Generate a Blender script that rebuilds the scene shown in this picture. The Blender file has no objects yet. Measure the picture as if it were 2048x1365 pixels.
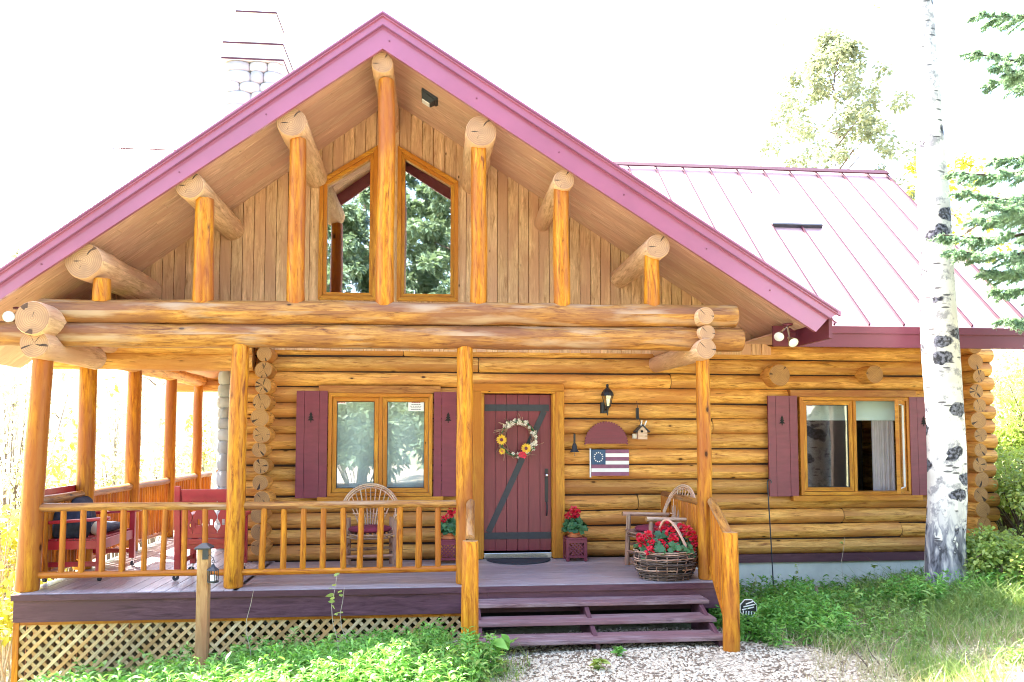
import bpy, math, random
import numpy as np
from mathutils import Vector, Matrix, noise as mnoise
random.seed(7); RNG = np.random.default_rng(11)
R = math.radians
C = bpy.context.scene.collection
# ------------------------------------------------------------------ camera model
F = 1600.; CY = 777.; PITCH = R(3.5); YAW = R(5.5); CAM = (0., 0., 1.52)
def ray(px, py):
    x = (px-1024)/F; y = -(py-CY)/F
    cp, sp = math.cos(PITCH), math.sin(PITCH); cy, sy = math.cos(YAW), math.sin(YAW)
    f = (cp*sy, cp*cy, sp); r = (cy, -sy, 0); u = (-sp*sy, -sp*cy, cp)
    return [x*r[i]+y*u[i]+f[i] for i in range(3)]
def at(px, py, Y):
    r = ray(px, py); t = Y/r[1]; return Vector((CAM[0]+t*r[0], Y, CAM[2]+t*r[2]))
def ax(px, Y): return at(px, 875, Y).x
def az(py, Y, px=1000): return at(px, py, Y).z
# ------------------------------------------------------------------ node helpers
def newmat(name):
    m = bpy.data.materials.new(name); m.use_nodes = True
    return m, m.node_tree, m.node_tree.nodes['Principled BSDF']
def nd(nt, typ, props=None, **inp):
    n = nt.nodes.new(typ)
    for k, v in (props or {}).items(): setattr(n, k, v)
    for k, v in inp.items():
        s = n.inputs[int(k[1:])] if k[0] == '_' and k[1:].isdigit() else n.inputs[k.replace('_', ' ')]
        if isinstance(v, bpy.types.NodeSocket): nt.links.new(v, s)
        else: s.default_value = v
    return n
def ramp(nt, fac, stops, interp='LINEAR'):
    n = nt.nodes.new('ShaderNodeValToRGB'); n.color_ramp.interpolation = interp
    e = n.color_ramp.elements
    while len(e) < len(stops): e.new(0.5)
    for i, (p, c) in enumerate(stops):
        e[i].position = p
        if not hasattr(c, '__len__'): c = (c, c, c)
        e[i].color = (c[0], c[1], c[2], 1)
    nt.links.new(fac, n.inputs['Fac']); return n.outputs['Color']
def mix(nt, fac, a, b, mode='MIX'):
    n = nt.nodes.new('ShaderNodeMix'); n.data_type = 'RGBA'; n.blend_type = mode
    for s, v in ((n.inputs[0], fac), (n.inputs[6], a), (n.inputs[7], b)):
        if isinstance(v, bpy.types.NodeSocket): nt.links.new(v, s)
        elif s.type == 'VALUE': s.default_value = v
        else: s.default_value = (v[0], v[1], v[2], 1)
    return n.outputs[2]
def mth(nt, op, a, b=0.):
    n = nt.nodes.new('ShaderNodeMath'); n.operation = op
    for s, v in ((n.inputs[0], a), (n.inputs[1], b)):
        if isinstance(v, bpy.types.NodeSocket): nt.links.new(v, s)
        else: s.default_value = v
    return n.outputs[0]
def bump(nt, bs, h, strength, dist=0.01):
    b = nd(nt, 'ShaderNodeBump', None, Strength=strength, Distance=dist, Height=h)
    nt.links.new(b.outputs[0], bs.inputs['Normal'])
def setc(nt, bs, col, rough=.5, metal=0., spec=.5):
    if isinstance(col, bpy.types.NodeSocket): nt.links.new(col, bs.inputs['Base Color'])
    else: bs.inputs['Base Color'].default_value = (*col, 1)
    if isinstance(rough, bpy.types.NodeSocket): nt.links.new(rough, bs.inputs['Roughness'])
    else: bs.inputs['Roughness'].default_value = rough
    bs.inputs['Metallic'].default_value = metal
    bs.inputs['Specular IOR Level'].default_value = spec
def uvs(nt, su, sv, extra=0.):
    tc = nt.nodes.new('ShaderNodeTexCoord')
    m = nd(nt, 'ShaderNodeMapping', None, Vector=tc.outputs['UV'], Scale=(su, sv, 1), Location=(extra, extra*1.7, 0))
    return m.outputs[0]
def wood(name, light, mid, dark, red=None, rough=.42, knots=.055, cracks=.5, bmp=.35, tint=.5, worn=None, coat=0., spec=.22):
    m, nt, bs = newmat(name)
    n1 = nd(nt, 'ShaderNodeTexNoise', None, Vector=uvs(nt, 2.4, 19), Scale=1.5, Detail=7., Roughness=.72, Distortion=.7)
    col = ramp(nt, n1.outputs['Fac'], [(.34, dark), (.45, mid), (.55, light), (.70, [min(1, c*1.4) for c in light])])
    n2 = nd(nt, 'ShaderNodeTexNoise', None, Vector=uvs(nt, .55, 2.2, 3.), Scale=1.3, Detail=3.)
    if red is None: red = [light[0]*.8, light[1]*.58, light[2]*.6]
    col = mix(nt, ramp(nt, n2.outputs['Fac'], [(.44, 0.), (.60, .85)]), col, red)
    geo = nt.nodes.new('ShaderNodeNewGeometry')
    tv = ramp(nt, geo.outputs['Random Per Island'], [(0., (1-tint*.55,)*3), (.5, (1., 1., 1.)), (1., (1+tint*.2, 1+tint*.12, 1.))])
    col = mix(nt, 1., col, tv, 'MULTIPLY')
    if knots:
        vo = nd(nt, 'ShaderNodeTexVoronoi', None, Vector=uvs(nt, 2.6, 5.2, 5.), Scale=1.)
        sel = ramp(nt, nd(nt, 'ShaderNodeSeparateColor', None, Color=vo.outputs['Color']).outputs[0], [(.5, 0.), (.52, 1.)])
        k = ramp(nt, vo.outputs['Distance'], [(knots*.8, 1.), (knots*1.0, .45), (knots*1.8, 0.)])
        col = mix(nt, mth(nt, 'MULTIPLY', sel, k), col, [c*.35 for c in dark])
    ck = nd(nt, 'ShaderNodeTexNoise', None, Vector=uvs(nt, 1.3, 24, 9.), Scale=1.1, Detail=4., Roughness=.65)
    ckm = ramp(nt, ck.outputs['Fac'], [(.335, 1.), (.36, 0.)])
    col = mix(nt, mth(nt, 'MULTIPLY', ckm, cracks), col, [c*.3 for c in dark])
    if worn is not None:
        n3 = nd(nt, 'ShaderNodeTexNoise', None, Vector=uvs(nt, .9, 5, 21.), Scale=1.4, Detail=5.)
        col = mix(nt, ramp(nt, n3.outputs['Fac'], [(.52, 0.), (.68, .8)]), col, worn)
    setc(nt, bs, col, rough, 0., spec)
    if coat: bs.inputs['Coat Weight'].default_value = coat; bs.inputs['Coat Roughness'].default_value = .25
    h = mix(nt, .5, n1.outputs['Fac'], mix(nt, ckm, (1, 1, 1), (0, 0, 0)))
    bump(nt, bs, h, bmp, .012)
    return m
def endgrain(name, light, dark):
    m, nt, bs = newmat(name)
    tc = nt.nodes.new('ShaderNodeTexCoord'); sp = nd(nt, 'ShaderNodeSeparateXYZ', None, Vector=tc.outputs['UV'])
    geo = nt.nodes.new('ShaderNodeNewGeometry'); rnd = geo.outputs['Random Per Island']
    u, v = sp.outputs[0], sp.outputs[1]
    r = mth(nt, 'SQRT', mth(nt, 'ADD', mth(nt, 'MULTIPLY', u, u), mth(nt, 'MULTIPLY', v, v)))
    nz = nd(nt, 'ShaderNodeTexNoise', None, Vector=tc.outputs['Object'], Scale=9., Detail=4.)
    rr = mth(nt, 'ADD', mth(nt, 'MULTIPLY', r, 330.), mth(nt, 'MULTIPLY', nz.outputs['Fac'], 5.))
    rings = mth(nt, 'ADD', mth(nt, 'MULTIPLY', mth(nt, 'SINE', rr), .5), .5)
    col = mix(nt, mth(nt, 'MULTIPLY', rings, .55), light, dark)
    col = mix(nt, ramp(nt, nz.outputs['Fac'], [(.40, 0.), (.66, .55)]), col, [light[0]*.55, light[1]*.52, light[2]*.6])
    ang = mth(nt, 'ARCTAN2', v, u)
    cv = nd(nt, 'ShaderNodeCombineXYZ', None, X=mth(nt, 'MULTIPLY', ang, .75), Y=mth(nt, 'MULTIPLY', rnd, 37.), Z=mth(nt, 'MULTIPLY', r, 1.5))
    cn = nd(nt, 'ShaderNodeTexNoise', None, Vector=cv.outputs[0], Scale=2.6, Detail=1.)
    cm = ramp(nt, cn.outputs['Fac'], [(.335, 1.), (.355, 0.)])
    col = mix(nt, cm, col, (.03, .012, .006))
    col = mix(nt, ramp(nt, r, [(.07, 0.), (.16, .35)]), col, dark)
    setc(nt, bs, col, .7); bump(nt, bs, rings, .15, .004)
    return m
def plain(name, col, rough=.5, metal=0., var=.25, scale=8., bmp=0., spec=.5, col2=None, stretch=(1, 1, 1), coat=0.):
    m, nt, bs = newmat(name)
    tc = nt.nodes.new('ShaderNodeTexCoord')
    mp = nd(nt, 'ShaderNodeMapping', None, Vector=tc.outputs['Object'], Scale=stretch)
    n = nd(nt, 'ShaderNodeTexNoise', None, Vector=mp.outputs[0], Scale=scale, Detail=5., Roughness=.6)
    c2 = col2 or [c*(1-var) for c in col]
    c = ramp(nt, n.outputs['Fac'], [(.32, c2), (.62, col)])
    setc(nt, bs, c, rough, metal, spec)
    if coat: bs.inputs['Coat Weight'].default_value = coat; bs.inputs['Coat Roughness'].default_value = .2
    if bmp: bump(nt, bs, n.outputs['Fac'], bmp, .01)
    return m
def leafmat(name, a, b, trans=.35, rough=.5):
    m, nt, bs = newmat(name)
    geo = nt.nodes.new('ShaderNodeNewGeometry')
    tc = nt.nodes.new('ShaderNodeTexCoord')
    n = nd(nt, 'ShaderNodeTexNoise', None, Vector=tc.outputs['Object'], Scale=1.7, Detail=3.)
    f = mth(nt, 'ADD', mth(nt, 'MULTIPLY', geo.outputs['Random Per Island'], .65), mth(nt, 'MULTIPLY', n.outputs['Fac'], .5))
    col = ramp(nt, f, [(.2, a), (.85, b)])
    setc(nt, bs, col, rough)
    tr = nd(nt, 'ShaderNodeBsdfTranslucent', None, Color=mix(nt, .35, col, (b[0]*1.7, b[1]*1.6, b[2]*.8)))
    ms = nd(nt, 'ShaderNodeMixShader', None, Fac=trans, _1=bs.outputs[0], _2=tr.outputs[0])
    nt.links.new(ms.outputs[0], nt.nodes['Material Output'].inputs['Surface'])
    return m
def glassmat(name, refl=.5, tint=(1, 1, 1)):
    m, nt, bs = newmat(name)
    gl = nd(nt, 'ShaderNodeBsdfGlossy', None, Roughness=.012, Color=(.95, .98, 1, 1))
    tr = nd(nt, 'ShaderNodeBsdfTransparent', None, Color=(*tint, 1))
    tc = nt.nodes.new('ShaderNodeTexCoord')
    n = nd(nt, 'ShaderNodeTexNoise', None, Vector=tc.outputs['Object'], Scale=2.2, Detail=1.)
    b = nd(nt, 'ShaderNodeBump', None, Strength=.05, Distance=.02, Height=n.outputs['Fac'])
    nt.links.new(b.outputs[0], gl.inputs['Normal'])
    ms = nd(nt, 'ShaderNodeMixShader', None, Fac=refl, _1=tr.outputs[0], _2=gl.outputs[0])
    nt.links.new(ms.outputs[0], nt.nodes['Material Output'].inputs['Surface'])
    nt.nodes.remove(bs); return m
M = {}
M['log'] = wood('log_wood', (.70, .385, .105), (.58, .285, .066), (.24, .095, .024), red=(.46, .195, .056), cracks=.8, rough=.5, tint=.55, knots=.075)
M['post'] = wood('post_wood', (.50, .21, .014), (.40, .135, .009), (.15, .038, .006), red=(.30, .085, .02), rough=.4, tint=.3, knots=.09)
M['beam'] = wood('beam_wood', (.40, .19, .046), (.29, .118, .028), (.10, .036, .014), red=(.20, .08, .04), rough=.5, tint=.3, worn=(.42, .29, .19), knots=.075)
M['rail'] = wood('rail_wood', (.50, .19, .013), (.40, .125, .009), (.19, .045, .006), red=(.34, .10, .016), rough=.35, tint=.45, knots=.05)
M['trim'] = wood('trim_wood', (.56, .26, .032), (.46, .19, .024), (.28, .10, .016), rough=.4, knots=.035, cracks=.2, tint=.2, bmp=.15)
M['trimred'] = wood('trim_wood_red', (.42, .19, .05), (.34, .135, .035), (.19, .065, .02), rough=.5, knots=.035, cracks=.4, tint=.2, bmp=.2)
M['board'] = wood('board_wood', (.66, .43, .25), (.57, .345, .19), (.36, .19, .095), red=(.54, .30, .185), rough=.6, knots=.045, cracks=.2, tint=.25, bmp=.15)
M['soffit'] = wood('soffit_wood', (.64, .42, .315), (.59, .37, .27), (.48, .285, .20), red=(.57, .33, .25), rough=.65, knots=.03, cracks=.08, tint=.14, bmp=.1)
M['lattice'] = wood('lattice_wood', (.60, .45, .25), (.48, .33, .16), (.26, .165, .075), red=(.50, .27, .10), rough=.7, knots=0, cracks=.3, tint=.6, bmp=.2)
M['end'] = endgrain('log_end', (.42, .22, .072), (.24, .105, .035))
M['endp'] = endgrain('beam_end', (.44, .255, .13), (.22, .10, .05))
M['deck'] = wood('deck_wood', (.43, .375, .39), (.34, .285, .30), (.17, .132, .145), red=(.32, .25, .265), rough=.34, knots=.02, cracks=.5, tint=.45, bmp=.25, spec=.5)
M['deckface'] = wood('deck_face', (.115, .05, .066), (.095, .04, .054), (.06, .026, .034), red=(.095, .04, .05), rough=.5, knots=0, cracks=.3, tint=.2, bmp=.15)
M['tread'] = wood('tread_wood', (.27, .19, .20), (.195, .125, .135), (.09, .048, .055), rough=.42, knots=0, cracks=.4, tint=.3, bmp=.2)
M['bark'] = wood('twig_bark', (.42, .29, .20), (.24, .14, .10), (.09, .05, .04), rough=.7, knots=.05, cracks=.6, tint=.6)
M['twig'] = wood('peeled_twig', (.66, .50, .36), (.5, .34, .22), (.2, .11, .07), rough=.6, knots=.03, cracks=.5, tint=.6)
M['greywood'] = wood('grey_wood', (.45, .36, .27), (.34, .25, .17), (.16, .11, .07), rough=.7, tint=.2, cracks=.6)
M['greyw'] = wood('basket_willow', (.17,.125,.10), (.10,.07,.058), (.04,.028,.025), red=(.11,.075,.06), rough=.7, tint=.6, knots=0)
M['postpath'] = wood('fence_post_wood', (.46, .27, .13), (.38, .20, .085), (.2, .10, .04), rough=.65, tint=.1, cracks=.5, knots=.03)
M['maroon'] = plain('maroon_paint', (.185, .026, .050), .42, var=.2, scale=5, stretch=(1, 1, 4))
M['door'] = plain('door_paint', (.18, .021, .036), .38, var=.22, scale=6, stretch=(6, 6, .6))
M['redpaint'] = plain('red_paint', (.42, .026, .040), .33, var=.25, scale=7)
M['fascia'] = plain('fascia_metal', (.30, .085, .16), .28, metal=.0, var=.12, scale=2, coat=.6)
M['roof'] = plain('roof_metal', (.74, .50, .54), .42, metal=.6, var=.06, scale=1.5)
M['seam'] = plain('roof_seam', (.055, .008, .02), .6, metal=.0, var=.1, scale=2)
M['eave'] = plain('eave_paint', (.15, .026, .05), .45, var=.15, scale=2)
M['iron'] = plain('black_iron', (.012, .014, .02), .45, metal=.0, var=.3, scale=20)
M['strap'] = plain('strap_iron', (.022, .028, .04), .5, var=.3, scale=20)
M['steel'] = plain('bright_steel', (.7, .7, .72), .25, metal=1., var=.1)
M['white'] = plain('white_paint', (.8, .8, .78), .5, var=.06)
M['rubber'] = plain('dark_rubber', (.03, .035, .045), .8, var=.3, scale=60, bmp=.3)
M['conc'] = plain('concrete', (.62, .62, .56), .85, var=.15, scale=4, bmp=.2)
M['cushion'] = plain('maroon_cloth', (.20, .02, .05), .9, var=.3, scale=14, bmp=.2)
M['navy'] = plain('navy_cloth', (.014, .019, .04), .9, var=0, scale=9, col2=(.05, .06, .10), bmp=.2)
M['terra'] = plain('terracotta', (.62, .2, .075), .7, var=.15)
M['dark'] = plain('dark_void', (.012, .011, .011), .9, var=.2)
M['joint'] = plain('log_joint', (.035, .016, .008), .9, var=.4)
M['room'] = plain('room_paint', (.10, .085, .075), .9, var=.2, scale=1)
M['blind'] = plain('blind_cloth', (.50, .66, .66), .9, var=.10, scale=2.)
M['curtain'] = plain('curtain_cloth', (.48, .45, .47), .9, var=.15, scale=6)
M['blue'] = plain('flag_blue', (.035, .085, .17), .6, var=.2, scale=12)
M['flagred'] = plain('flag_red', (.26, .09, .16), .6, var=.25, scale=12)
M['petal'] = leafmat('geranium_petal', (.55, .008, .03), (.75, .03, .07), .15)
M['yellow'] = leafmat('sunflower_petal', (.75, .42, .02), (.85, .55, .04), .2)
M['cream'] = leafmat('cream_petal', (.62, .55, .42), (.8, .74, .62), .15)
M['gerleaf'] = leafmat('geranium_leaf', (.025, .10, .04), (.07, .20, .07), .2)
M['leaf'] = leafmat('herb_leaf', (.070, .22, .030), (.20, .43, .075), .3)
M['leafb'] = leafmat('broad_leaf', (.10, .21, .035), (.24, .37, .085), .3)
M['leafmid'] = leafmat('mid_leaf', (.13, .17, .11), (.28, .30, .20), .4)
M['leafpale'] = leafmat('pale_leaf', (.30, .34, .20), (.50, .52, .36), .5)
M['leafy'] = leafmat('yellow_leaf', (.26, .30, .04), (.5, .46, .07), .5)
M['leafg'] = leafmat('shrub_leaf', (.17, .30, .06), (.38, .46, .13), .5)
M['grass'] = leafmat('grass_blade', (.09, .20, .04), (.30, .38, .12), .4)
M['drygrass'] = leafmat('dry_grass', (.30, .26, .15), (.5, .45, .28), .3)
M['needle'] = leafmat('spruce_needle', (.085, .17, .115), (.26, .40, .27), .35)
M['aspenleaf'] = leafmat('aspen_leaf', (.22, .28, .14), (.42, .46, .27), .5)
M['darkleaf'] = leafmat('dark_leaf', (.09, .15, .10), (.21, .29, .18), .35)
M['stemm'] = plain('stem_brown', (.16, .11, .08), .8, var=.4, scale=20)
M['deadstem'] = plain('dead_stem', (.5, .42, .32), .8, var=.3, scale=20)
M['palebark'] = plain('pale_bark', (.55, .50, .44), .8, var=.35, scale=9)
M['spbark'] = plain('spruce_bark', (.10, .07, .055), .9, var=.5, scale=14, bmp=.5)
M['glass'] = glassmat('window_glass', .13)
M['glassup'] = glassmat('loft_glass', .5)
M['lampglass'] = glassmat('lamp_glass', .3, (.9, .85, .75))
M['bulb'] = plain('frosted_bulb', (.82, .84, .85), .25, var=.04)
def birchmat():
    m, nt, bs = newmat('birch_bark')
    tc = nt.nodes.new('ShaderNodeTexCoord'); ob = tc.outputs['Object']
    mp = nd(nt, 'ShaderNodeMapping', None, Vector=ob, Scale=(1., 1., 1.))
    n = nd(nt, 'ShaderNodeTexNoise', None, Vector=mp.outputs[0], Scale=3., Detail=5.)
    col = ramp(nt, n.outputs['Fac'], [(.3, (.46, .43, .39)), (.6, (.68, .66, .62))])
    nm_ = nd(nt, 'ShaderNodeTexNoise', None, Vector=ob, Scale=6., Detail=6., Roughness=.7)
    col = mix(nt, ramp(nt, nm_.outputs['Fac'], [(.50, 0.), (.60, .85)]), col, (.20, .19, .21))
    # big eye scars
    mv = nd(nt, 'ShaderNodeMapping', None, Vector=ob, Scale=(3.0, 3.0, 4.6), Location=(.37, .2, .15))
    nw = nd(nt, 'ShaderNodeTexNoise', None, Vector=ob, Scale=9., Detail=3.)
    vadd = nd(nt, 'ShaderNodeVectorMath', {'operation': 'MULTIPLY_ADD'}, _0=nw.outputs['Color'], _1=(.42, .42, .42), _2=mv.outputs[0])
    v = nd(nt, 'ShaderNodeTexVoronoi', None, Vector=vadd.outputs[0], Scale=1.)
    sel = ramp(nt, nd(nt, 'ShaderNodeSeparateColor', None, Color=v.outputs['Color']).outputs[1], [(.22, 0.), (.24, 1.)])
    eye = mth(nt, 'MULTIPLY', sel, ramp(nt, v.outputs['Distance'], [(.33, 1.), (.38, 0.)]))
    inner = nd(nt, 'ShaderNodeTexNoise', None, Vector=ob, Scale=30., Detail=4.)
    ecol = ramp(nt, inner.outputs['Fac'], [(.42, (.010, .010, .014)), (.62, (.16, .16, .20))])
    col = mix(nt, eye, col, ecol)
    # small horizontal lenticels
    ml = nd(nt, 'ShaderNodeMapping', None, Vector=ob, Scale=(5., 5., 20.))
    v2 = nd(nt, 'ShaderNodeTexVoronoi', None, Vector=ml.outputs[0], Scale=1.)
    sel2 = ramp(nt, nd(nt, 'ShaderNodeSeparateColor', None, Color=v2.outputs['Color']).outputs[0], [(.30, 0.), (.32, 1.)])
    dash = mth(nt, 'MULTIPLY', sel2, ramp(nt, v2.outputs['Distance'], [(.18, 1.), (.26, 0.)]))
    col = mix(nt, mth(nt, 'MULTIPLY', dash, .9), col, (.05, .045, .05))
    # rough dark bark at the foot
    sz = nd(nt, 'ShaderNodeSeparateXYZ', None, Vector=ob).outputs[2]
    mb = nd(nt, 'ShaderNodeMapping', None, Vector=ob, Scale=(9., 9., 3.))
    nb = nd(nt, 'ShaderNodeTexNoise', None, Vector=mb.outputs[0], Scale=1.3, Detail=6., Distortion=.8)
    foot = mth(nt, 'SUBTRACT', 1.48, mth(nt, 'MULTIPLY', sz, .72))
    fm = ramp(nt, mth(nt, 'ADD', mth(nt, 'MULTIPLY', nb.outputs['Fac'], 1.3), mth(nt, 'SUBTRACT', foot, 1.)), [(.44, 0.), (.5, 1.)])
    fcol = ramp(nt, nb.outputs['Fac'], [(.36, (.035, .035, .045)), (.48, (.20, .20, .23)), (.6, (.50, .48, .46))])
    col = mix(nt, fm, col, fcol)
    setc(nt, bs, col, .75)
    bump(nt, bs, mix(nt, eye, n.outputs['Fac'], inner.outputs['Fac']), .5, .02)
    return m
M['birch'] = birchmat()
def stonemat():
    m, nt, bs = newmat('river_stone')
    tc = nt.nodes.new('ShaderNodeTexCoord')
    geo = nt.nodes.new('ShaderNodeNewGeometry')
    n = nd(nt, 'ShaderNodeTexNoise', None, Vector=tc.outputs['Object'], Scale=9., Detail=6.)
    base = ramp(nt, geo.outputs['Random Per Island'], [(0., (.24, .25, .27)), (.4, (.36, .37, .38)), (.7, (.44, .43, .42)), (1., (.30, .32, .35))])
    col = mix(nt, ramp(nt, n.outputs['Fac'], [(.35, 0.), (.7, .5)]), base, (.42, .42, .42))
    setc(nt, bs, col, .8); bump(nt, bs, n.outputs['Fac'], .4, .02); return m
M['stone'] = stonemat()
def gravelmat():
    m, nt, bs = newmat('gravel_ground')
    tc = nt.nodes.new('ShaderNodeTexCoord'); ob = tc.outputs['Object']
    n = nd(nt, 'ShaderNodeTexNoise', None, Vector=ob, Scale=.6, Detail=5.)
    v = nd(nt, 'ShaderNodeTexVoronoi', None, Vector=ob, Scale=42.)
    peb = ramp(nt, nd(nt, 'ShaderNodeSeparateColor', None, Color=v.outputs['Color']).outputs[0], [(0., (.32, .25, .17)), (.5, (.54, .45, .33)), (1., (.68, .58, .44))])
    edge = ramp(nt, v.outputs['Distance'], [(.35, 0.), (.75, .7)])
    col = mix(nt, edge, peb, (.12, .095, .075))
    earth = ramp(nt, nd(nt, 'ShaderNodeTexNoise', None, Vector=ob, Scale=14., Detail=6.).outputs['Fac'], [(.35, (.16, .125, .075)), (.65, (.36, .31, .21))])
    # gravel by the steps, dry soil and grass tone elsewhere
    at_ = nd(nt, 'ShaderNodeAttribute', {'attribute_name': 'gravel'})
    gm = ramp(nt, mth(nt, 'ADD', at_.outputs['Fac'], mth(nt, 'MULTIPLY', mth(nt, 'SUBTRACT', n.outputs['Fac'], .5), .8)), [(.42, 0.), (.58, 1.)])
    grass = ramp(nt, n.outputs['Fac'], [(.35, (.16, .19, .06)), (.6, (.32, .31, .14))])
    col2 = mix(nt, .5, earth, grass)
    setc(nt, bs, mix(nt, gm, col2, col), .9)
    bump(nt, bs, v.outputs['Distance'], .6, .015); return m
M['ground'] = gravelmat()
M['pebble'] = plain('pebble_stone', (.66, .56, .42), .85, var=.35, scale=60)
M['woodchip'] = plain('wood_chip', (.20, .14, .09), .85, var=.5, scale=40)
# ------------------------------------------------------------------ mesh builder
def rot_to(d):
    d = Vector(d).normalized()
    up = Vector((0, 0, 1)) if abs(d.z) < .95 else Vector((0, 1, 0))
    s = d.cross(up).normalized(); t = s.cross(d).normalized()
    return s, t
class MB:
    def __init__(self): self.v = []; self.f = []; self.u = []; self.m = []; self.s = []
    def face(self, pts, uv=None, m=0, smooth=False):
        b = len(self.v); self.v += [tuple(p) for p in pts]; self.f.append(list(range(b, b+len(pts))))
        self.u += uv if uv else [(0, 0)]*len(pts); self.m.append(m); self.s.append(smooth)
    def hexa(self, p, m=0, grain=None):          # p: 8 corners, bottom 4 then top 4
        p = [Vector(q) for q in p]; b = len(self.v); self.v += [tuple(q) for q in p]
        e = [(p[1]-p[0]), (p[3]-p[0]), (p[4]-p[0])]; L = [x.length for x in e]
        g = L.index(max(L)) if grain is None else grain
        ga = e[g].normalized() if L[g] > 0 else Vector((1, 0, 0))
        o = (random.random()*40, random.random()*40)
        for q in ((0, 3, 2, 1), (4, 5, 6, 7), (0, 1, 5, 4), (1, 2, 6, 5), (2, 3, 7, 6), (3, 0, 4, 7)):
            self.f.append([b+i for i in q])
            a, c = p[q[1]]-p[q[0]], p[q[3]]-p[q[0]]
            n = a.cross(c); n = n.normalized() if n.length > 0 else Vector((0, 0, 1))
            if abs(n.dot(ga)) > .9: gu = a.normalized() if a.length > 0 else Vector((1, 0, 0))
            else: gu = ga
            gv = n.cross(gu)
            self.u += [((p[i]-p[0]).dot(gu)+o[0], (p[i]-p[0]).dot(gv)+o[1]) for i in q]
            self.m.append(m); self.s.append(False)
    def box(self, x0, x1, y0, y1, z0, z1, m=0, grain=None):
        self.hexa([(x0, y0, z0), (x1, y0, z0), (x1, y1, z0), (x0, y1, z0), (x0, y0, z1), (x1, y0, z1), (x1, y1, z1), (x0, y1, z1)], m, grain)
    def bar(self, p0, p1, w, h, m=0, side=None):  # rectangular bar from p0 to p1; w along side, h across
        p0, p1 = Vector(p0), Vector(p1); d = (p1-p0).normalized()
        if side is None: s, t = rot_to(d)
        else: s = Vector(side).normalized(); t = s.cross(d).normalized()
        a, b = s*w/2, t*h/2
        self.hexa([p0-a-b, p0+a-b, p0+a+b, p0-a+b, p1-a-b, p1+a-b, p1+a+b, p1-a+b], m, 2)
    def prism(self, poly, y0, y1, m=0, ax='y'):   # polygon in XZ (or XY for ax z, YZ for ax x) extruded
        def P(a, b, d):
            return (a, d, b) if ax == 'y' else ((a, b, d) if ax == 'z' else (d, a, b))
        o = random.random()*40, random.random()*40; n = len(poly)
        uv = [(a+o[0], b+o[1]) for a, b in poly]
        b = len(self.v)
        self.v += [P(a, c, y0) for a, c in poly]+[P(a, c, y1) for a, c in poly]
        self.f.append(list(range(b, b+n))); self.u += uv; self.m.append(m); self.s.append(False)
        self.f.append(list(range(b+2*n-1, b+n-1, -1))); self.u += uv[::-1]; self.m.append(m); self.s.append(False)
        for i in range(n):
            j = (i+1) % n
            self.f.append([b+j, b+i, b+n+i, b+n+j]); L = math.dist(poly[i], poly[j])
            self.u += [(o[0]+L, o[1]), (o[0], o[1]), (o[0], o[1]+y1-y0), (o[0]+L, o[1]+y1-y0)]
            self.m.append(m); self.s.append(False)
    def tube(self, pts, r, seg=8, m=0, cap=None, lump=0., seed=0., capbulge=0., uoff=None):
        pts = [Vector(p) for p in pts]; n = len(pts)
        rr = r if hasattr(r, '__len__') else [r]*n
        d0 = (pts[1]-pts[0]).normalized(); s, t = rot_to(d0)
        b = len(self.v); L = 0.; uo = uoff if uoff is not None else random.random()*50; vo = random.random()*50
        ring = []
        for i, p in enumerate(pts):
            if i == 0: d = d0
            elif i == n-1: d = (pts[i]-pts[i-1]).normalized()
            else: d = (pts[i+1]-pts[i-1]).normalized()
            s = (s-d*s.dot(d)).normalized(); t = s.cross(d)
            if i: L += (pts[i]-pts[i-1]).length
            row = []
            for k in range(seg+1):
                a = 2*math.pi*k/seg; c = s*math.cos(a)+t*math.sin(a); q = rr[i]
                if lump: q *= 1+lump*mnoise.noise(Vector((L*2.2+seed, math.cos(a)*.9+seed, math.sin(a)*.9)))+lump*.5*mnoise.noise(Vector((L*7+seed, math.cos(a)*2, math.sin(a)*2+seed)))
                self.v.append(tuple(p+c*q)); row.append((uo+L, vo+rr[i]*a))
            ring.append(row)
        w = seg+1
        for i in range(n-1):
            for k in range(seg):
                self.f.append([b+i*w+k, b+i*w+k+1, b+(i+1)*w+k+1, b+(i+1)*w+k])
                self.u += [ring[i][k], ring[i][k+1], ring[i+1][k+1], ring[i+1][k]]
                self.m.append(m); self.s.append(True)
        cm = m if cap is None else cap
        for e, i in ((0, 0), (1, n-1)):
            base = [Vector(self.v[b+i*w+k]) for k in range(seg)]; p = pts[i]
            d = ((pts[1]-pts[0]) if e == 0 else (pts[-2]-pts[-1])).normalized()*-1
            s2, t2 = rot_to(d); c = p+d*capbulge
            bb = len(self.v); self.v += [tuple(q) for q in base]+[tuple(c)]
            cu = [((q-p).dot(s2), (q-p).dot(t2)) for q in base]
            for k in range(seg):
                j = (k+1) % seg
                self.f.append([bb+k, bb+seg, bb+j] if e == 0 else [bb+j, bb+seg, bb+k])
                self.u += [cu[k], (0, 0), cu[j]] if e == 0 else [cu[j], (0, 0), cu[k]]
                self.m.append(cm); self.s.append(False)
    def log(self, p0, p1, r0, r1=None, seg=16, step=.16, wob=.012, lump=.07, m=0, cap=1, seed=None):
        p0, p1 = Vector(p0), Vector(p1); r1 = r0 if r1 is None else r1
        L = (p1-p0).length; n = max(3, int(L/step)); seed = random.random()*99 if seed is None else seed
        s, t = rot_to(p1-p0); pts = []; rs = []
        for i in range(n+1):
            f = i/n; q = p0.lerp(p1, f)
            q = q+s*wob*mnoise.noise(Vector((f*L*.9+seed, 3.1, seed)))+t*wob*mnoise.noise(Vector((f*L*.9, seed, 7.7)))
            pts.append(q); rs.append(r0+(r1-r0)*f)
        rs[0] *= .95; rs[-1] *= .95
        pts.insert(1, pts[0].lerp(pts[1], .12)); rs.insert(1, rs[0]/.95)
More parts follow.
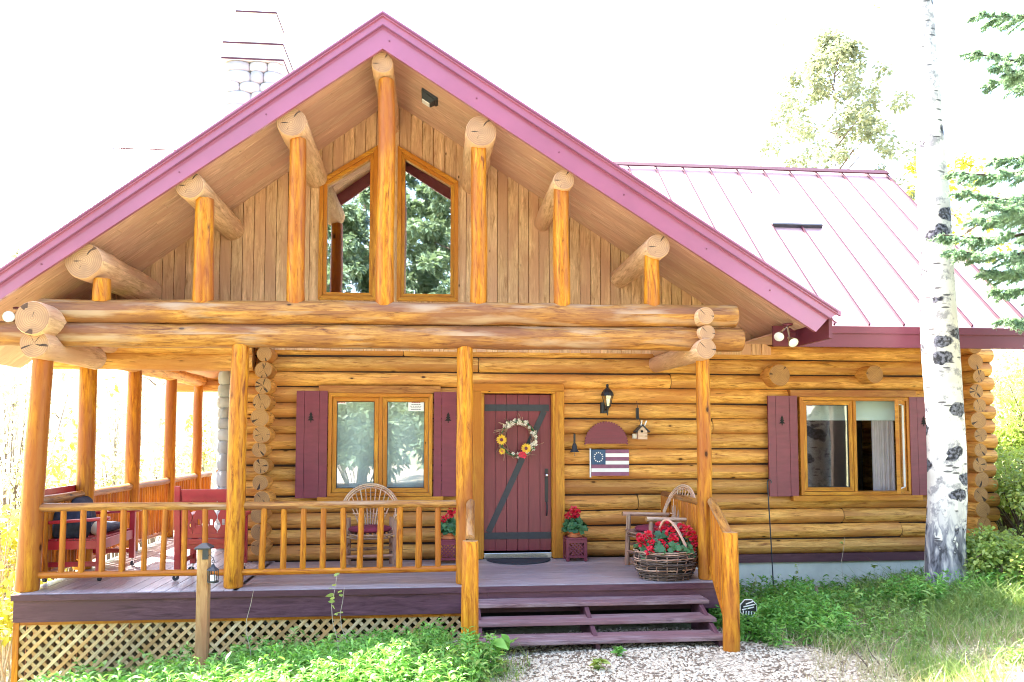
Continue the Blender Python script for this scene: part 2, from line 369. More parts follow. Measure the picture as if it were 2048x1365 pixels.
        pts.insert(-1, pts[-1].lerp(pts[-2], .12)); rs.insert(-1, rs[-1]/.95)
        self.tube(pts, rs, seg, m, cap, lump, seed)
    def lathe(self, prof, c, seg=20, m=0, smooth=True, sx=1., sy=1.):
        b = len(self.v); n = len(prof); w = seg+1
        for r, z in prof:
            for k in range(w):
                a = 2*math.pi*k/seg; self.v.append((c[0]+r*sx*math.cos(a), c[1]+r*sy*math.sin(a), c[2]+z))
        for i in range(n-1):
            for k in range(seg):
                self.f.append([b+i*w+k, b+i*w+k+1, b+(i+1)*w+k+1, b+(i+1)*w+k])
                self.u += [(k/seg, prof[i][1]), ((k+1)/seg, prof[i][1]), ((k+1)/seg, prof[i+1][1]), (k/seg, prof[i+1][1])]
                self.m.append(m); self.s.append(smooth)
    def ball(self, c, r, m=0, seg=10, sz=1., sy=1.):
        self.lathe([(r*math.sin(math.pi*i/8)+1e-5, -r*sz*math.cos(math.pi*i/8)) for i in range(9)], c, seg, m, True, 1., sy)
    def xform(self, mat, start=0):
        self.v[start:] = [tuple(mat @ Vector(q)) for q in self.v[start:]]
    def build(self, name, mats, parent=None, loc=None, bev=0.):
        me = bpy.data.meshes.new(name)
        o = bpy.data.objects.new(name, me); C.objects.link(o)
        off = W.get(parent, Vector((0, 0, 0))) if parent else (Vector(loc) if loc is not None else Vector((0, 0, 0)))
        me.from_pydata([tuple(Vector(q)-off) for q in self.v], [], self.f)
        uvl = me.uv_layers.new(name='UVMap')
        uvl.data.foreach_set('uv', np.array(self.u, dtype=np.float32).ravel())
        me.polygons.foreach_set('material_index', self.m)
        me.polygons.foreach_set('use_smooth', self.s)
        for mm in (mats if isinstance(mats, (list, tuple)) else [mats]): me.materials.append(M[mm])
        if bev:
            md = o.modifiers.new('bevel', 'BEVEL'); md.width = bev; md.segments = 2; md.limit_method = 'ANGLE'
        if parent: o.parent = parent
        elif loc is not None: o.location = off
        W[o] = off.copy(); return o
W = {}
def tag(o, label=None, cat=None, group=None, kind=None):
    if label: o['label'] = label
    if cat: o['category'] = cat
    if group: o['group'] = group
    if kind: o['kind'] = kind
    return o
def thing(name, label, cat, loc=(0, 0, 0), group=None):
    o = bpy.data.objects.new(name, None); C.objects.link(o); o.location = loc; o.empty_display_size = .1
    W[o] = Vector(loc); return tag(o, label, cat, group)
def copy_tree(o, parent=None):
    c = o.copy(); C.objects.link(c)
    if parent: c.parent = parent
    for ch in [x for x in bpy.data.objects if x.parent == o]: copy_tree(ch, c)
    return c
def mesh_np(name, V, Fq, mats, parent=None, loc=None, smooth=False, mi=None):   # quads only, numpy
    me = bpy.data.meshes.new(name); n = len(Fq)
    off = W.get(parent, Vector((0, 0, 0))) if parent else (Vector(loc) if loc is not None else Vector((0, 0, 0)))
    V = np.asarray(V, dtype=np.float32)-np.array(off, dtype=np.float32)
    me.vertices.add(len(V)); me.vertices.foreach_set('co', V.ravel())
    me.loops.add(4*n); me.loops.foreach_set('vertex_index', np.asarray(Fq, dtype=np.int32).ravel())
    me.polygons.add(n); me.polygons.foreach_set('loop_start', np.arange(0, 4*n, 4, dtype=np.int32))
    me.update(calc_edges=True)
    for mm in (mats if isinstance(mats, (list, tuple)) else [mats]): me.materials.append(M[mm])
    if mi is not None: me.polygons.foreach_set('material_index', mi)
    if smooth: me.polygons.foreach_set('use_smooth', [True]*n)
    me.validate()
    o = bpy.data.objects.new(name, me); C.objects.link(o)
    if parent: o.parent = parent
    elif loc is not None: o.location = off
    W[o] = Vector(off); return o
def norm(a): return a/np.maximum(np.linalg.norm(a, axis=1, keepdims=True), 1e-9)
def strips(P, D, L, Wd, bend, prof, rnd=RNG):
    """N leaf strips: start P, direction D, length L, half width Wd, bend vector (added * t^2 * L)"""
    N = len(P); k = len(prof); D = norm(D)
    S = np.cross(D, rnd.normal(size=(N, 3))); S = norm(S)
    S[:, 2] *= .35; S = norm(S)
    t = np.linspace(0, 1, k)
    V = P[:, None, :]+D[:, None, :]*(t[None, :, None]*L[:, None, None])+bend[:, None, :]*((t**2)[None, :, None]*L[:, None, None])
    off = S[:, None, :]*(np.array(prof)[None, :, None]*Wd[:, None, None])
    V = np.stack([V-off, V+off], axis=2).reshape(N*k*2, 3)
    base = (np.arange(N)*k*2)[:, None]
    q = np.array([[2*i, 2*i+1, 2*i+3, 2*i+2] for i in range(k-1)])
    Fq = (base[:, :, None]+q[None, :, :]).reshape(-1, 4)
    return V, Fq
def cat(parts):
    Vs, Fs, o = [], [], 0
    for V, Fq in parts: Vs.append(V); Fs.append(Fq+o); o += len(V)
    return np.concatenate(Vs), np.concatenate(Fs)
LEAF = [.15, .9, 1., .6, .05]; GRASS = [1., .75, .05]; NEED = [1., .5]; OVAL = [.3, 1., .75, .1]
# ------------------------------------------------------------------ world, sun, camera
sc = bpy.context.scene
SUN = Vector((-.405, .364, .839)).normalized()
EL = math.asin(SUN.z); AZ = math.atan2(SUN.x, SUN.y)
w = bpy.data.worlds.new('World'); sc.world = w; w.use_nodes = True
nt = w.node_tree; bg = nt.nodes['Background']
sky = nt.nodes.new('ShaderNodeTexSky'); sky.sky_type = 'NISHITA'; sky.sun_disc = False
sky.sun_elevation = EL; sky.sun_rotation = AZ; sky.air_density = 1.; sky.dust_density = 2.5; sky.ozone_density = 1.
nt.links.new(sky.outputs[0], bg.inputs[0]); bg.inputs[1].default_value = .15
sl = bpy.data.lights.new('sun', 'SUN'); sl.energy = 4.4; sl.angle = R(.5); sl.color = (1, .95, .86)
so = bpy.data.objects.new('sun', sl); C.objects.link(so); so.rotation_euler = SUN.to_track_quat('Z', 'Y').to_euler(); so.location = (-20, 15, 30)
cd = bpy.data.cameras.new('camera'); cam = bpy.data.objects.new('camera', cd); C.objects.link(cam)
cam.location = CAM; cam.rotation_euler = (R(90)+PITCH, 0, -YAW)
cd.sensor_width = 36; cd.lens = 36*F/2048; cd.shift_y = (CY-682.5)/2048; cd.clip_end = 3000; cd.clip_start = .05
sc.camera = cam
sc.view_settings.view_transform = 'Standard'; sc.view_settings.look = 'None'; sc.view_settings.exposure = 3.2; sc.view_settings.gamma = 1
sc.cycles.max_bounces = 8; sc.cycles.transparent_max_bounces = 12; sc.cycles.use_denoising = True; sc.cycles.filter_width = 1.05
# ------------------------------------------------------------------ ground
def lerp_tab(x, tab):
    for (a, va), (b, vb) in zip(tab, tab[1:]):
        if x <= b: return va+(vb-va)*max(0, min(1, (x-a)/(b-a)))
    return tab[-1][1]
GT = [(-60, -9.), (-25, -4.5), (-9, -2.3), (-5, -1.25), (-3.5, -.92), (-1.8, -.72), (0, -.54), (1.5, -.47), (3.2, -.43), (5, -.34), (7, -.2), (9, .25), (14, 1.6), (25, 4.), (60, 9.)]
def gz(x, y):
    z = lerp_tab(x, GT)
    if y < 6: z += -.02*(6-y) if y > 0 else -.12
    if 2.6 < x < 7.6 and 8. < y < 12: z -= .17*min(1, (y-8)/1.3)*min(1, (x-2.6)/.6)*min(1, (7.6-x)/.8)
    if x < .6 and y < 7.7: z += .13*min(1.7, 7.7-y)*min(1, (.6-x)/.8)
    d = math.hypot(x, y-8)
    if y > 18: z += (y-18)*.03
    if d > 70: z += (d-70)*.06*(1+.4*math.sin(x*.02))
    z += .05*mnoise.noise(Vector((x*.5, y*.5, 0)))+.02*mnoise.noise(Vector((x*1.7, y*1.7, 4)))
    return z
def gravel_mask(x, y):
    e = 4.0+.25*math.sin(y*2.)+(7.3-y)*-.1
    m = min((x+.35-.3*(7.2-y)*-1)/.5, (e-x)/.9, (8.4-y)/.5)
    return max(0, min(1, m))
axs = np.concatenate([-np.geomspace(12, 420, 26)[::-1], np.arange(-11.6, 12, .4), np.geomspace(12, 420, 26)])
ays = np.concatenate([-np.geomspace(4, 400, 22)[::-1], np.arange(-3.6, 16, .4), np.geomspace(16, 700, 34)])
gv = [(x, y, gz(x, y)) for y in ays for x in axs]; nx = len(axs)
gf = np.array([[j*nx+i, j*nx+i+1, (j+1)*nx+i+1, (j+1)*nx+i] for j in range(len(ays)-1) for i in range(nx-1)])
gr = mesh_np('ground', gv, gf, 'ground', smooth=True); tag(gr, kind='structure')
a = gr.data.attributes.new('gravel', 'FLOAT', 'POINT'); a.data.foreach_set('value', [gravel_mask(p[0], p[1]) for p in gv])
# ================================================================== THE CABIN
cabin = thing('log_cabin', 'orange log cabin with maroon metal roof and deep gabled front porch', 'house', (2.5, 12, -.4))
YF, YB, YD, YW = 8.3, 8.45, 8.3, 10.1
XP, ZP, SL, SR = -.57, 5.97, .76, .628          # ridge, slopes
EY, EZ, RY = 9.14, 2.86, 12.24; WS = (5.84-EZ)/(RY-EY)
XL, XR = -2.07, 7.08
def ztop(x): return ZP-(SL*(XP-x) if x < XP else SR*(x-XP))
# ---- front log wall
def opening_free(z, ops, x0, x1):
    segs = [(x0, x1)]
    for a, b, c, d in ops:
        if c-.02 < z < d+.02:
            out = []
            for s, e in segs:
                if b <= s or a >= e: out.append((s, e)); continue
                if a > s: out.append((s, a))
                if b < e: out.append((b, e))
            segs = out
    return segs
DOOR = (.50, 1.57, -.1, 2.12)
W1X0, W1X1, W1Z0, W1Z1 = ax(657, YW), ax(865, YW), .79, 2.065
W2X0, W2X1, W2Z0, W2Z1 = ax(1597, YW), ax(1816, YW), .765, 2.045
ops = [DOOR, (W1X0+.03, W1X1-.03, W1Z0, W1Z1), (W2X0+.03, W2X1-.03, W2Z0, W2Z1)]
mb = MB(); zc = .1
joints = {1: 6.15, 2: 5.35, 3: 2.6, 8: 3.6, 11: 3.05, 12: .55, 13: -.4}
for i in range(14):
    r = .0975+random.uniform(-.003, .004)
    for s, e in opening_free(zc, ops, -2.44-random.uniform(0, .05), 7.50+random.uniform(0, .07)):
        cuts = [s, e]
        if i in joints and s < joints[i] < e: cuts = [s, joints[i], e]
        for p, q in zip(cuts, cuts[1:]):
            if q-p < .05: continue
            k = .004 if len(cuts) > 2 else 0
            mb.log((p+k, YW+.105, zc), (q-k, YW+.105, zc+random.uniform(-.006, .006)), r+random.uniform(-.003, .003), r+random.uniform(-.003, .003), seg=18, wob=.010, lump=.04)
        mb.box(s+.02, e-.02, YW+.075, YW+.135, zc-.12, zc-.075, 2)
    zc += .195
mb.build('log_wall', ['log', 'end', 'joint'], cabin)
# ---- corner logs running back (two side walls)
for nm, X in (('side_wall', XL), ('side_wall', XR)):
    mb = MB(); zc = .0 if X > 0 else .01
    for i in range(14):
        r = .102+random.uniform(-.012, .01)
        mb.log((X+random.uniform(-.025, .025), YW-.24-random.uniform(0, .05), zc+.195), (X, 14.9, zc+.195), r, .1, seg=16, wob=.012)
        zc += .193
    mb.box(X-.03, X+.03, YW+.2, 14.85, -.05, 2.72, 0, 1)
    if X > 0:
        mb.prism([(YW+.2, 2.7), (14.4, 2.7), (RY, 5.7)], X-.05, X+.05, 0, 'x')
    mb.build(nm, ['log', 'end'], cabin)
mb = MB(); mb.box(-2.3, 7.2, 14.8, 14.95, -.4, 2.8); mb.build('rear_wall', 'board', cabin)
mb = MB(); mb.box(-2.15, 7.14, YW+.03, YW+.2, -1.2, -.1); mb.box(7.0, 7.14, YW+.21, 14.9, -1.2, -.1); mb.box(-2.15, -2., YW+.21, 14.9, -1.6, -.1)
mb.build('foundation', 'conc', cabin)
mb = MB(); mb.box(3.0, 7.18, YW+.0, YW+.2, -.098, .005); mb.build('sill_board', 'deckface', cabin)
mb = MB(); mb.box(-1.95, 6.95, YW+.22, 14.75, -.05, .0); mb.build('floor', 'room', cabin)
mb = MB(); mb.box(-1.95, 6.95, YW+.22, 14.75, 2.72, 2.78); mb.build('loft_floor', 'room', cabin)
mb = MB(); mb.box(2.6, 2.66, YW+.24, 14.7, .02, 2.7); mb.box(-1.9, 6.9, 12.4, 12.45, .02, 2.7); mb.build('partition_wall', 'room', cabin)
mb = MB(); mb.box(-2.4, 1.4, 12.0, 12.05, 2.8, 5.9); mb.build('loft_wall', 'room', cabin)
# ---- gable wall of vertical boards
mb = MB(); xs = [-4.3]
GX = [-1.44, -.76, -.47, .25]
stops = [-4.3]+GX+[4.4]
for a, b in zip(stops, stops[1:]):
    n = max(1, round((b-a)/.135)); xs += [a+(b-a)*(k+1)/n for k in range(n)]
def sof(x): return 5.815-(.75*(XP-x) if x < XP else .628*(x-XP))
def ftopL(x): return 4.72+(x+1.44)*.66
def ftopR(x): return 5.19-(x+.47)*.56
for a, b in zip(xs, xs[1:]):
    g = .004; mid = (a+b)/2; y = YW+random.uniform(-.003, .003)
    if a >= GX[0]-.01 and b <= GX[1]+.01: parts = [(2.6, 2.6, 3.27, 3.27), (ftopL(a)-.02, ftopL(b)-.02, sof(a), sof(b))]
    elif a >= GX[2]-.01 and b <= GX[3]+.01: parts = [(2.6, 2.6, 3.27, 3.27), (ftopR(a)-.02, ftopR(b)-.02, sof(a), sof(b))]
    else: parts = [(2.6, 2.6, max(2.62, sof(a)), max(2.62, sof(b)))]
    for z0a, z0b, z1a, z1b in parts:
        if a < XP < b and z1a > 5: poly = [(a+g, z0a), (b-g, z0b), (b-g, z1b), (XP, sof(XP)), (a+g, z1a)]
        else: poly = [(a+g, z0a), (b-g, z0b), (b-g, z1b), (a+g, z1a)]
        n0 = len(mb.u); mb.prism(poly, y, y+.025)
        mb.u[n0:] = [(v, u) for u, v in mb.u[n0:]]
        mb.prism([(b-.02, z0b), (b+.02, z0b), (b+.02, z1b-.02), (b-.02, z1b-.02)], y+.03, y+.04, 1)
mb.build('gable_wall', ['board', 'trimred'], cabin)
# ---- loft windows
def fprism(mb, outer, inner, y0, y1, m=0):
    n = len(outer)
    for i in range(n):
        j = (i+1) % n; q = [outer[i], outer[j], inner[j], inner[i]]
        k = len(mb.u); mb.prism(q, y0, y1, m)
        if abs(outer[i][0]-outer[j][0]) < abs(outer[i][1]-outer[j][1])*.5: mb.u[k:] = [(v, u) for u, v in mb.u[k:]]
def inset(poly, d):
    n = len(poly); out = []
    A = sum(poly[i][0]*poly[(i+1) % n][1]-poly[(i+1) % n][0]*poly[i][1] for i in range(n))
    sg = 1 if A > 0 else -1
    for i in range(n):
        p0, p1, p2 = Vector(poly[i-1]), Vector(poly[i]), Vector(poly[(i+1) % n])
        e1, e2 = (p1-p0).normalized(), (p2-p1).normalized()
        n1, n2 = Vector((-e1.y, e1.x))*sg, Vector((-e2.y, e2.x))*sg
        b = (n1+n2); b = b/(1+n1.dot(n2)); out.append(tuple(p1+b*d))
    return out
LW = [(-1.46, 3.235), (-.74, 3.235), (-.74, 5.22), (-1.46, 4.745)]
RW = [(-.49, 3.235), (.28, 3.235), (.28, 4.785), (-.49, 5.225)]
for P in (LW, RW):
    mb = MB(); i1 = inset(P, .05); i2 = inset(P, .095); fprism(mb, P, i1, YW-.045, YW+.02); fprism(mb, i1, i2, YW-.02, YW+.06)
    f = mb.build('window', ['trim'], cabin, bev=.004)
    g = MB(); n0 = 0; g.prism(i2, YW+.03, YW+.036); g.build('pane', 'glassup', f)
# ---- casement windows, trim, shutters
def rect(x0, x1, z0, z1): return [(x0, z0), (x1, z0), (x1, z1), (x0, z1)]
def casement(x0, x1, z0, z1, openright):
    mb = MB(); P = rect(x0, x1, z0, z1); i1 = inset(P, .045); fprism(mb, P, i1, YW-.055, YW+.12)
    xm = (x0+x1)/2; mb.box(xm-.022, xm+.022, YW-.04, YW+.1, i1[0][1]+.001, i1[2][1]-.001)
    f = mb.build('window', 'trim', cabin, bev=.004)
    h = MB(); h.box(x0-.12, x1+.10, YW-.05, YW+.05, z1+.004, z1+.095); h.build('head_board', 'trimred', f, bev=.004)
    h = MB(); h.box(x0-.12, x1+.14, YW-.075, YW+.05, z0-.075, z0-.004); h.build('sill', 'trim', f, bev=.005)
    for k, (a, b) in enumerate(((i1[0][0]+.004, xm-.026), (xm+.026, i1[1][0]-.004))):
        s = MB(); Q = rect(a, b, i1[0][1]+.004, i1[2][1]-.004); q1 = inset(Q, .052); q2 = inset(Q, .06)
        fprism(s, Q, q1, YW-.03, YW+.012); fprism(s, q1, q2, YW-.02, YW+.004, 1)
        g = MB(); g.prism(q1, YW-.008, YW-.002)
        if openright and k == 1:
            mt = Matrix.Translation((b, YW-.03, 0)) @ Matrix.Rotation(R(52), 4, 'Z') @ Matrix.Translation((-b, -YW+.03, 0))
            s.xform(mt); g.xform(mt)
        so_ = s.build('sash', ['trim', 'iron' if not (openright and k == 1) else 'white'], f, bev=.003)
        g.build('pane', 'glass', f)
    return f
w1 = casement(W1X0, W1X1, W1Z0, W1Z1, False)
w2 = casement(W2X0, W2X1, W2Z0, W2Z1, True)
mb = MB(); mb.box(W1X0+.03, W1X1-.03, YW+.14, YW+.145, W1Z0+.02, W1Z1-.02); mb.build('blind', 'blind', w1)
mb = MB(); mb.box(W2X0+.04, W2X1-.04, YW+.16, YW+.165, W2Z1-.30, W2Z1-.02); mb.build('blind', 'blind', w2)
mb = MB()
for k in range(9): mb.tube([(W2X1-.36+.034*k, YW+.22+.012*(k % 2), .8), (W2X1-.36+.034*k, YW+.22+.012*(k % 2), 2.0)], .022, 8)
mb.build('curtain', 'curtain', w2)
def sticker(x0, x1, z0, z1, lines, par):
    mb = MB(); mb.box(x0, x1, YW-.0125, YW-.0095, z0, z1)
    for k in range(lines):
        z = z1-(z1-z0)*(k+.8)/(lines+.6); wd = (x1-x0)*random.uniform(.55, .8); xm = (x0+x1)/2; n = 5
        for j in range(n):
            a = xm-wd/2+wd*j/n; mb.box(a, a+wd/n*.72, YW-.0140, YW-.0126, z-.004, z+.004, 1 if k else 2)
    mb.build('window_sticker', ['white', 'iron', 'redpaint'], par)
sticker(ax(816, YW), ax(848, YW), az(823, YW), az(804, YW), 5, w1)
sticker(ax(673, YW), ax(692, YW), az(810, YW), az(804, YW), 1, w1)
sticker(ax(1612, YW), ax(1628, YW), az(815, YW, 1600), az(808, YW, 1600), 1, w2)
def shutter(x0, x1, z0, z1, parent):
    mb = MB(); n = 3
    ws = [0, .26, .73, 1.]
    for k in range(n):
        a, b = x0+(x1-x0)*ws[k], x0+(x1-x0)*ws[k+1]
        mb.box(a+.002, b-.002, YW-.065+.002*(k % 2), YW-.035, z0, z1)
    for z in (z0+.12, z1-.12): mb.box(x0+.02, x1-.02, YW-.034, YW-.01, z-.04, z+.04)
    xm, zm = x0+(x1-x0)*.47, z1-(z1-z0)*.24; y0, y1 = YW-.0685, YW-.0665
    for k in range(3):
        wd = .022+.010*k; zt = zm+.06-.032*k
        mb.prism([(xm-wd, zt-.045), (xm+wd, zt-.045), (xm, zt)], y0-.0006*k, y1, 1)
    mb.box(xm-.006, xm+.006, y0, y1, zm-.075, zm-.046, 1)
    return mb.build('shutter', ['maroon', 'dark'], parent, bev=.003)
shutter(ax(592, YW-.05), ax(655, YW-.05), .775, 2.09, cabin); shutter(ax(867, YW-.05), ax(929, YW-.05), .785, 2.085, cabin)
shutter(ax(1536, YW-.05), ax(1595, YW-.05), .755, 2.06, cabin); shutter(ax(1819, YW-.05), ax(1878, YW-.05), .755, 2.05, cabin)
# ---- door
DX0, DX1, DZ0, DZ1 = ax(966, YW+.03), ax(1104, YW+.03), .065, 2.065
mb = MB()
P = [(DX0-.135, .005), (DX0-.135, 2.195), (DX1+.145, 2.195), (DX1+.145, .005)]
for q in ([(P[0][0], .005), (DX0, .005), (DX0, DZ1+.005), (P[0][0], DZ1+.005)], [(DX1, .005), (P[3][0], .005), (P[3][0], DZ1+.005), (DX1, DZ1+.005)]):
    n0 = len(mb.u); mb.prism(q, YW-.05, YW+.05); mb.u[n0:] = [(v, u) for u, v in mb.u[n0:]]
mb.prism([(P[0][0], DZ1+.008), (P[3][0], DZ1+.008), (P[3][0], 2.195), (P[0][0], 2.195)], YW-.05, YW+.05)
mb.box(DX0-.001, DX0+.012, YW-.02, YW+.16, .02, DZ1); mb.box(DX1-.012, DX1+.001, YW-.02, YW+.16, .02, DZ1)
mb.box(DX0-.135, DX0-.03, YW-.062, YW-.052, .01, DZ1+.03, 0, 2); mb.box(DX1+.03, DX1+.145, YW-.062, YW-.052, .01, DZ1+.03, 0, 2)
mb.box(DX0-.135, DX1+.145, YW-.062, YW-.052, DZ1+.035, 2.195, 0, 0)
mb.build('door_frame', 'trim', cabin, bev=.003)
mb = MB(); n = 6; y0 = YW+.03
for k in range(n):
    a, b = DX0+.013+(DX1-DX0-.026)*k/n, DX0+.013+(DX1-DX0-.026)*(k+1)/n
    mb.box(a+.002, b-.002, y0+.0015*(k % 2), y0+.05, DZ0+.03, DZ1-.003)
door = mb.build('door', 'door', cabin, bev=.003)
def strap(p0, p1, wd):
    mb = MB(); mb.bar((p0[0], y0-.006, p0[1]), (p1[0], y0-.006, p1[1]), .008, wd, 0, (0, 1, 0)); mb.build('strap', 'strap', door)
zt_, zb_ = az(816, y0), az(1072, y0)
strap((DX0+.02, zt_), (DX1-.04, zt_), .085); strap((DX0+.02, zb_), (DX1-.014, zb_), .085)
mb = MB(); mb.bar((DX1-.10, y0-.0035, zt_-.04), (DX0+.07, y0-.0035, zb_+.045), .005, .075, 0, (0, 1, 0)); mb.build('strap', 'strap', door)
mb = MB(); hx = ax(1092.5, y0); mb.box(hx-.02, hx+.02, y0-.012, y0-.002, az(1005, y0), az(938, y0)); mb.tube([(hx, y0-.02, .70), (hx, y0-.06, .66), (hx, y0-.06, .58), (hx, y0-.02, .53)], .010, 8)
mb.ball((hx, y0-.045, az(951, y0)), .024, 1, 12); mb.build('handle', ['iron', 'steel'], door)
mb = MB(); mb.box(DX0+.013, DX1-.013, y0-.03, y0+.06, .004, .07); mb.build('threshold', 'steel', door, bev=.004)
# ---- roof
def poly_slab(mb, pts, dz, m=0):   # pts: 3-D polygon, thickness dz downwards
    b = len(mb.v); n = len(pts); o = (random.random()*9, random.random()*9)
    mb.v += [tuple(p) for p in pts]+[(p[0], p[1], p[2]-dz) for p in pts]
    uv = [(p[0]+o[0], p[1]+o[1]) for p in pts]
    mb.f.append(list(range(b, b+n))); mb.u += uv; mb.f.append(list(range(b+2*n-1, b+n-1, -1))); mb.u += uv[::-1]
    mb.m += [m, m]; mb.s += [False, False]
    for i in range(n):
        j = (i+1) % n; mb.f.append([b+i, b+n+i, b+n+j, b+j]); mb.u += [uv[i], uv[i], uv[j], uv[j]]; mb.m.append(m); mb.s.append(False)
XLE, XRE = -5.25, 4.35
mb = MB()
def P3(x, y): return (x, y, ztop(x))
poly_slab(mb, [P3(XP, YF-.05), P3(XLE, YF-.05), P3(XLE, EY), P3(-.75, RY+.1), P3(XP, RY+.1)], .03)
poly_slab(mb, [P3(XP, YF-.05), P3(XP, RY+.1), P3(-.35, RY+.1), P3(XRE, EY), P3(XRE, YF-.05)], .03)
def zw(y): return EZ+WS*(y-EY)
xvr = XP+(ZP-EZ)/SR; xrr = XP+(ZP-zw(RY))/SR; xvl = XP-(ZP-EZ)/SL; xrl = XP-(ZP-zw(RY))/SL
XRR, XLL = 7.32, -4.78
poly_slab(mb, [(xvr-.12, EY, EZ), (XRR, EY, EZ), (XRR, RY, zw(RY)), (xrr-.12, RY, zw(RY))], .03)
poly_slab(mb, [(xvl+.1, EY, EZ), (xrl+.1, RY, zw(RY)), (XLL, RY, zw(RY)), (XLL, EY, EZ)], .03)
bz = zw(RY)-3.1*.95
poly_slab(mb, [(XLL, RY, zw(RY)), (XRR, RY, zw(RY)), (XRR, RY+3.1, bz), (XLL, RY+3.1, bz)], .03)
roof = mb.build('roof', 'roof', cabin)
mb = MB(); x = ax(1814.4, EY)
x0s = x-8*.4405
for k in range(16):
    xx = x0s+.4405*k
    if xx > XRR: break
    ys = EY
    if xx < xvr: # starts at the valley
        ys = EY+(xvr-xx)/(xvr-xrr)*(RY-EY)
    mb.bar((xx, ys, zw(ys)+.012), (xx, RY-.02, zw(RY)+.0), .022, .042, 0, (1, 0, 0))
mb.bar((xrr+.2, RY-.09, zw(RY)-.015), (XRR, RY-.09, zw(RY)-.015), .10, .022, 0, (0, 1, 1))
mb.bar((XLL, RY-.09, zw(RY)-.015), (xrl-.2, RY-.09, zw(RY)-.015), .10, .022, 0, (0, 1, 1))
mb.bar((XRR-.012, EY, EZ+.01), (XRR-.012, RY, zw(RY)+.01), .03, .05, 0, (1, 0, 0))
mb.build('roof_seam', 'seam', roof)
mb = MB()   # skylight
def onw(x, y, h): n = Vector((0, -WS, 1)).normalized(); return Vector((x, y, zw(y)))+n*h
def wbox(mb, x0, x1, y0, y1, h0, h1, m=0):
    q = ((x0, y0), (x1, y0), (x1, y1), (x0, y1)); mb.hexa([onw(*p, h0) for p in q]+[onw(*p, h1) for p in q], m)
wbox(mb, 4.79, 5.50, 10.89, 11.55, .002, .05, 0); wbox(mb, 4.77, 5.52, 10.86, 10.889, .002, .055, 1); wbox(mb, 4.766, 4.789, 10.889, 11.55, .002, .053, 0)
sk_ = mb.build('skylight', ['roof', 'strap'], roof)
mb = MB(); wbox(mb, 4.85, 5.44, 10.95, 11.5, .051, .056); mb.build('pane', 'bulb', sk_)
# soffits
mb = MB()
def plank_soffit(x0, x1, y0, y1, f, n):
    for k in range(n):
        a, b = y0+(y1-y0)*k/n+.0012, y0+(y1-y0)*(k+1)/n-.0012; d = .0012*(k % 2)
        L_ = x1-x0; cut = x0+L_*random.uniform(.3, .7); t = .02; sg = 1 if x1 > x0 else -1
        for p, q in ((x0, cut-.001*sg), (cut+.001*sg, x1)):
            mb.hexa([(p, a, f(p)+d), (q, a, f(q)+d), (q, b, f(q)+d), (p, b, f(p)+d), (p, a, f(p)+t+d), (q, a, f(q)+t+d), (q, b, f(q)+t+d), (p, b, f(p)+t+d)], 0, 0)
plank_soffit(XP, XLE+.1, YF+.013, YW+.4, sof, 16); plank_soffit(XP, XRE-.1, YF+.013, YW+.4, sof, 16)
mb.box(4.0, XRR, EY+.02, YW+.1, 2.74, 2.76); mb.box(XLL, -2.3, EY+.02, YW+1.4, 2.86, 2.88)
mb.build('soffit', 'soffit', cabin)
# fascia boards
zb = lambda x: 5.60-(.735*(XP-x) if x < XP else .628*(x-XP))
mb = MB(); xr2, xl2 = XRE-.24, XLE+.06
mb.prism([(XP, zb(XP)), (xr2, zb(xr2)), (XRE-.10, ztop(XRE-.1)-.135), (XP, ZP-.115)], YF-.03, YF+.012)
mb.prism([(XP, zb(XP)), (XP, ZP-.115), (xl2, ztop(xl2)-.115), (xl2, zb(xl2))], YF-.03, YF+.012)
mb.prism([(XP, ZP-.122), (XRE-.10, ztop(XRE-.1)-.142), (XRE, ztop(XRE)-.02), (XP, ZP-.02)], YF-.06, YF-.031)
mb.prism([(XP, ZP-.122), (XP, ZP-.02), (XLE, ztop(XLE)-.02), (XLE, ztop(XLE)-.122)], YF-.06, YF-.031)
mb.prism([(XP, ZP-.04), (XRE+.02, ztop(XRE+.02)-.04), (XRE+.02, ztop(XRE+.02)+.012), (XP, ZP+.012)], YF-.085, YF-.05)
mb.prism([(XP, ZP-.04), (XP, ZP+.012), (XLE, ztop(XLE)+.012), (XLE, ztop(XLE)-.04)], YF-.085, YF-.05)
mb.build('fascia', 'fascia', cabin)
mb = MB()  # dark strips stand in for shadow lines between the fascia bands and along the top
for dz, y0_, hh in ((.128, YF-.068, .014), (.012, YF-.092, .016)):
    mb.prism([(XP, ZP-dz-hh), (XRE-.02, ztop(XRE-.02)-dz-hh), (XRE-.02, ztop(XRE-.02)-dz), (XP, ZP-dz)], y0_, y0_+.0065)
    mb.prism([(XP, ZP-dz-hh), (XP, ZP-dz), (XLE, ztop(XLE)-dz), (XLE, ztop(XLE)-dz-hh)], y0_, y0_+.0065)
mb.build('shadow_line_strip', 'eave', cabin)
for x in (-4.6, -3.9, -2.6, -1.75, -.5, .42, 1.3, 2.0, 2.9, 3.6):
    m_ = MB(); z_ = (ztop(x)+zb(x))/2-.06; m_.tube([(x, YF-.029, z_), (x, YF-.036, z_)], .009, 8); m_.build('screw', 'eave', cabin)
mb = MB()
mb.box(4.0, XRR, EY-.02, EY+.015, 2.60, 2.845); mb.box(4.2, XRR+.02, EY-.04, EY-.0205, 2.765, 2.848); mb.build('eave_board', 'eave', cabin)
mb = MB(); mb.box(XLL, xvl+.1, EY-.02, EY+.015, 2.6, 2.845); mb.build('eave_board', 'eave', cabin)
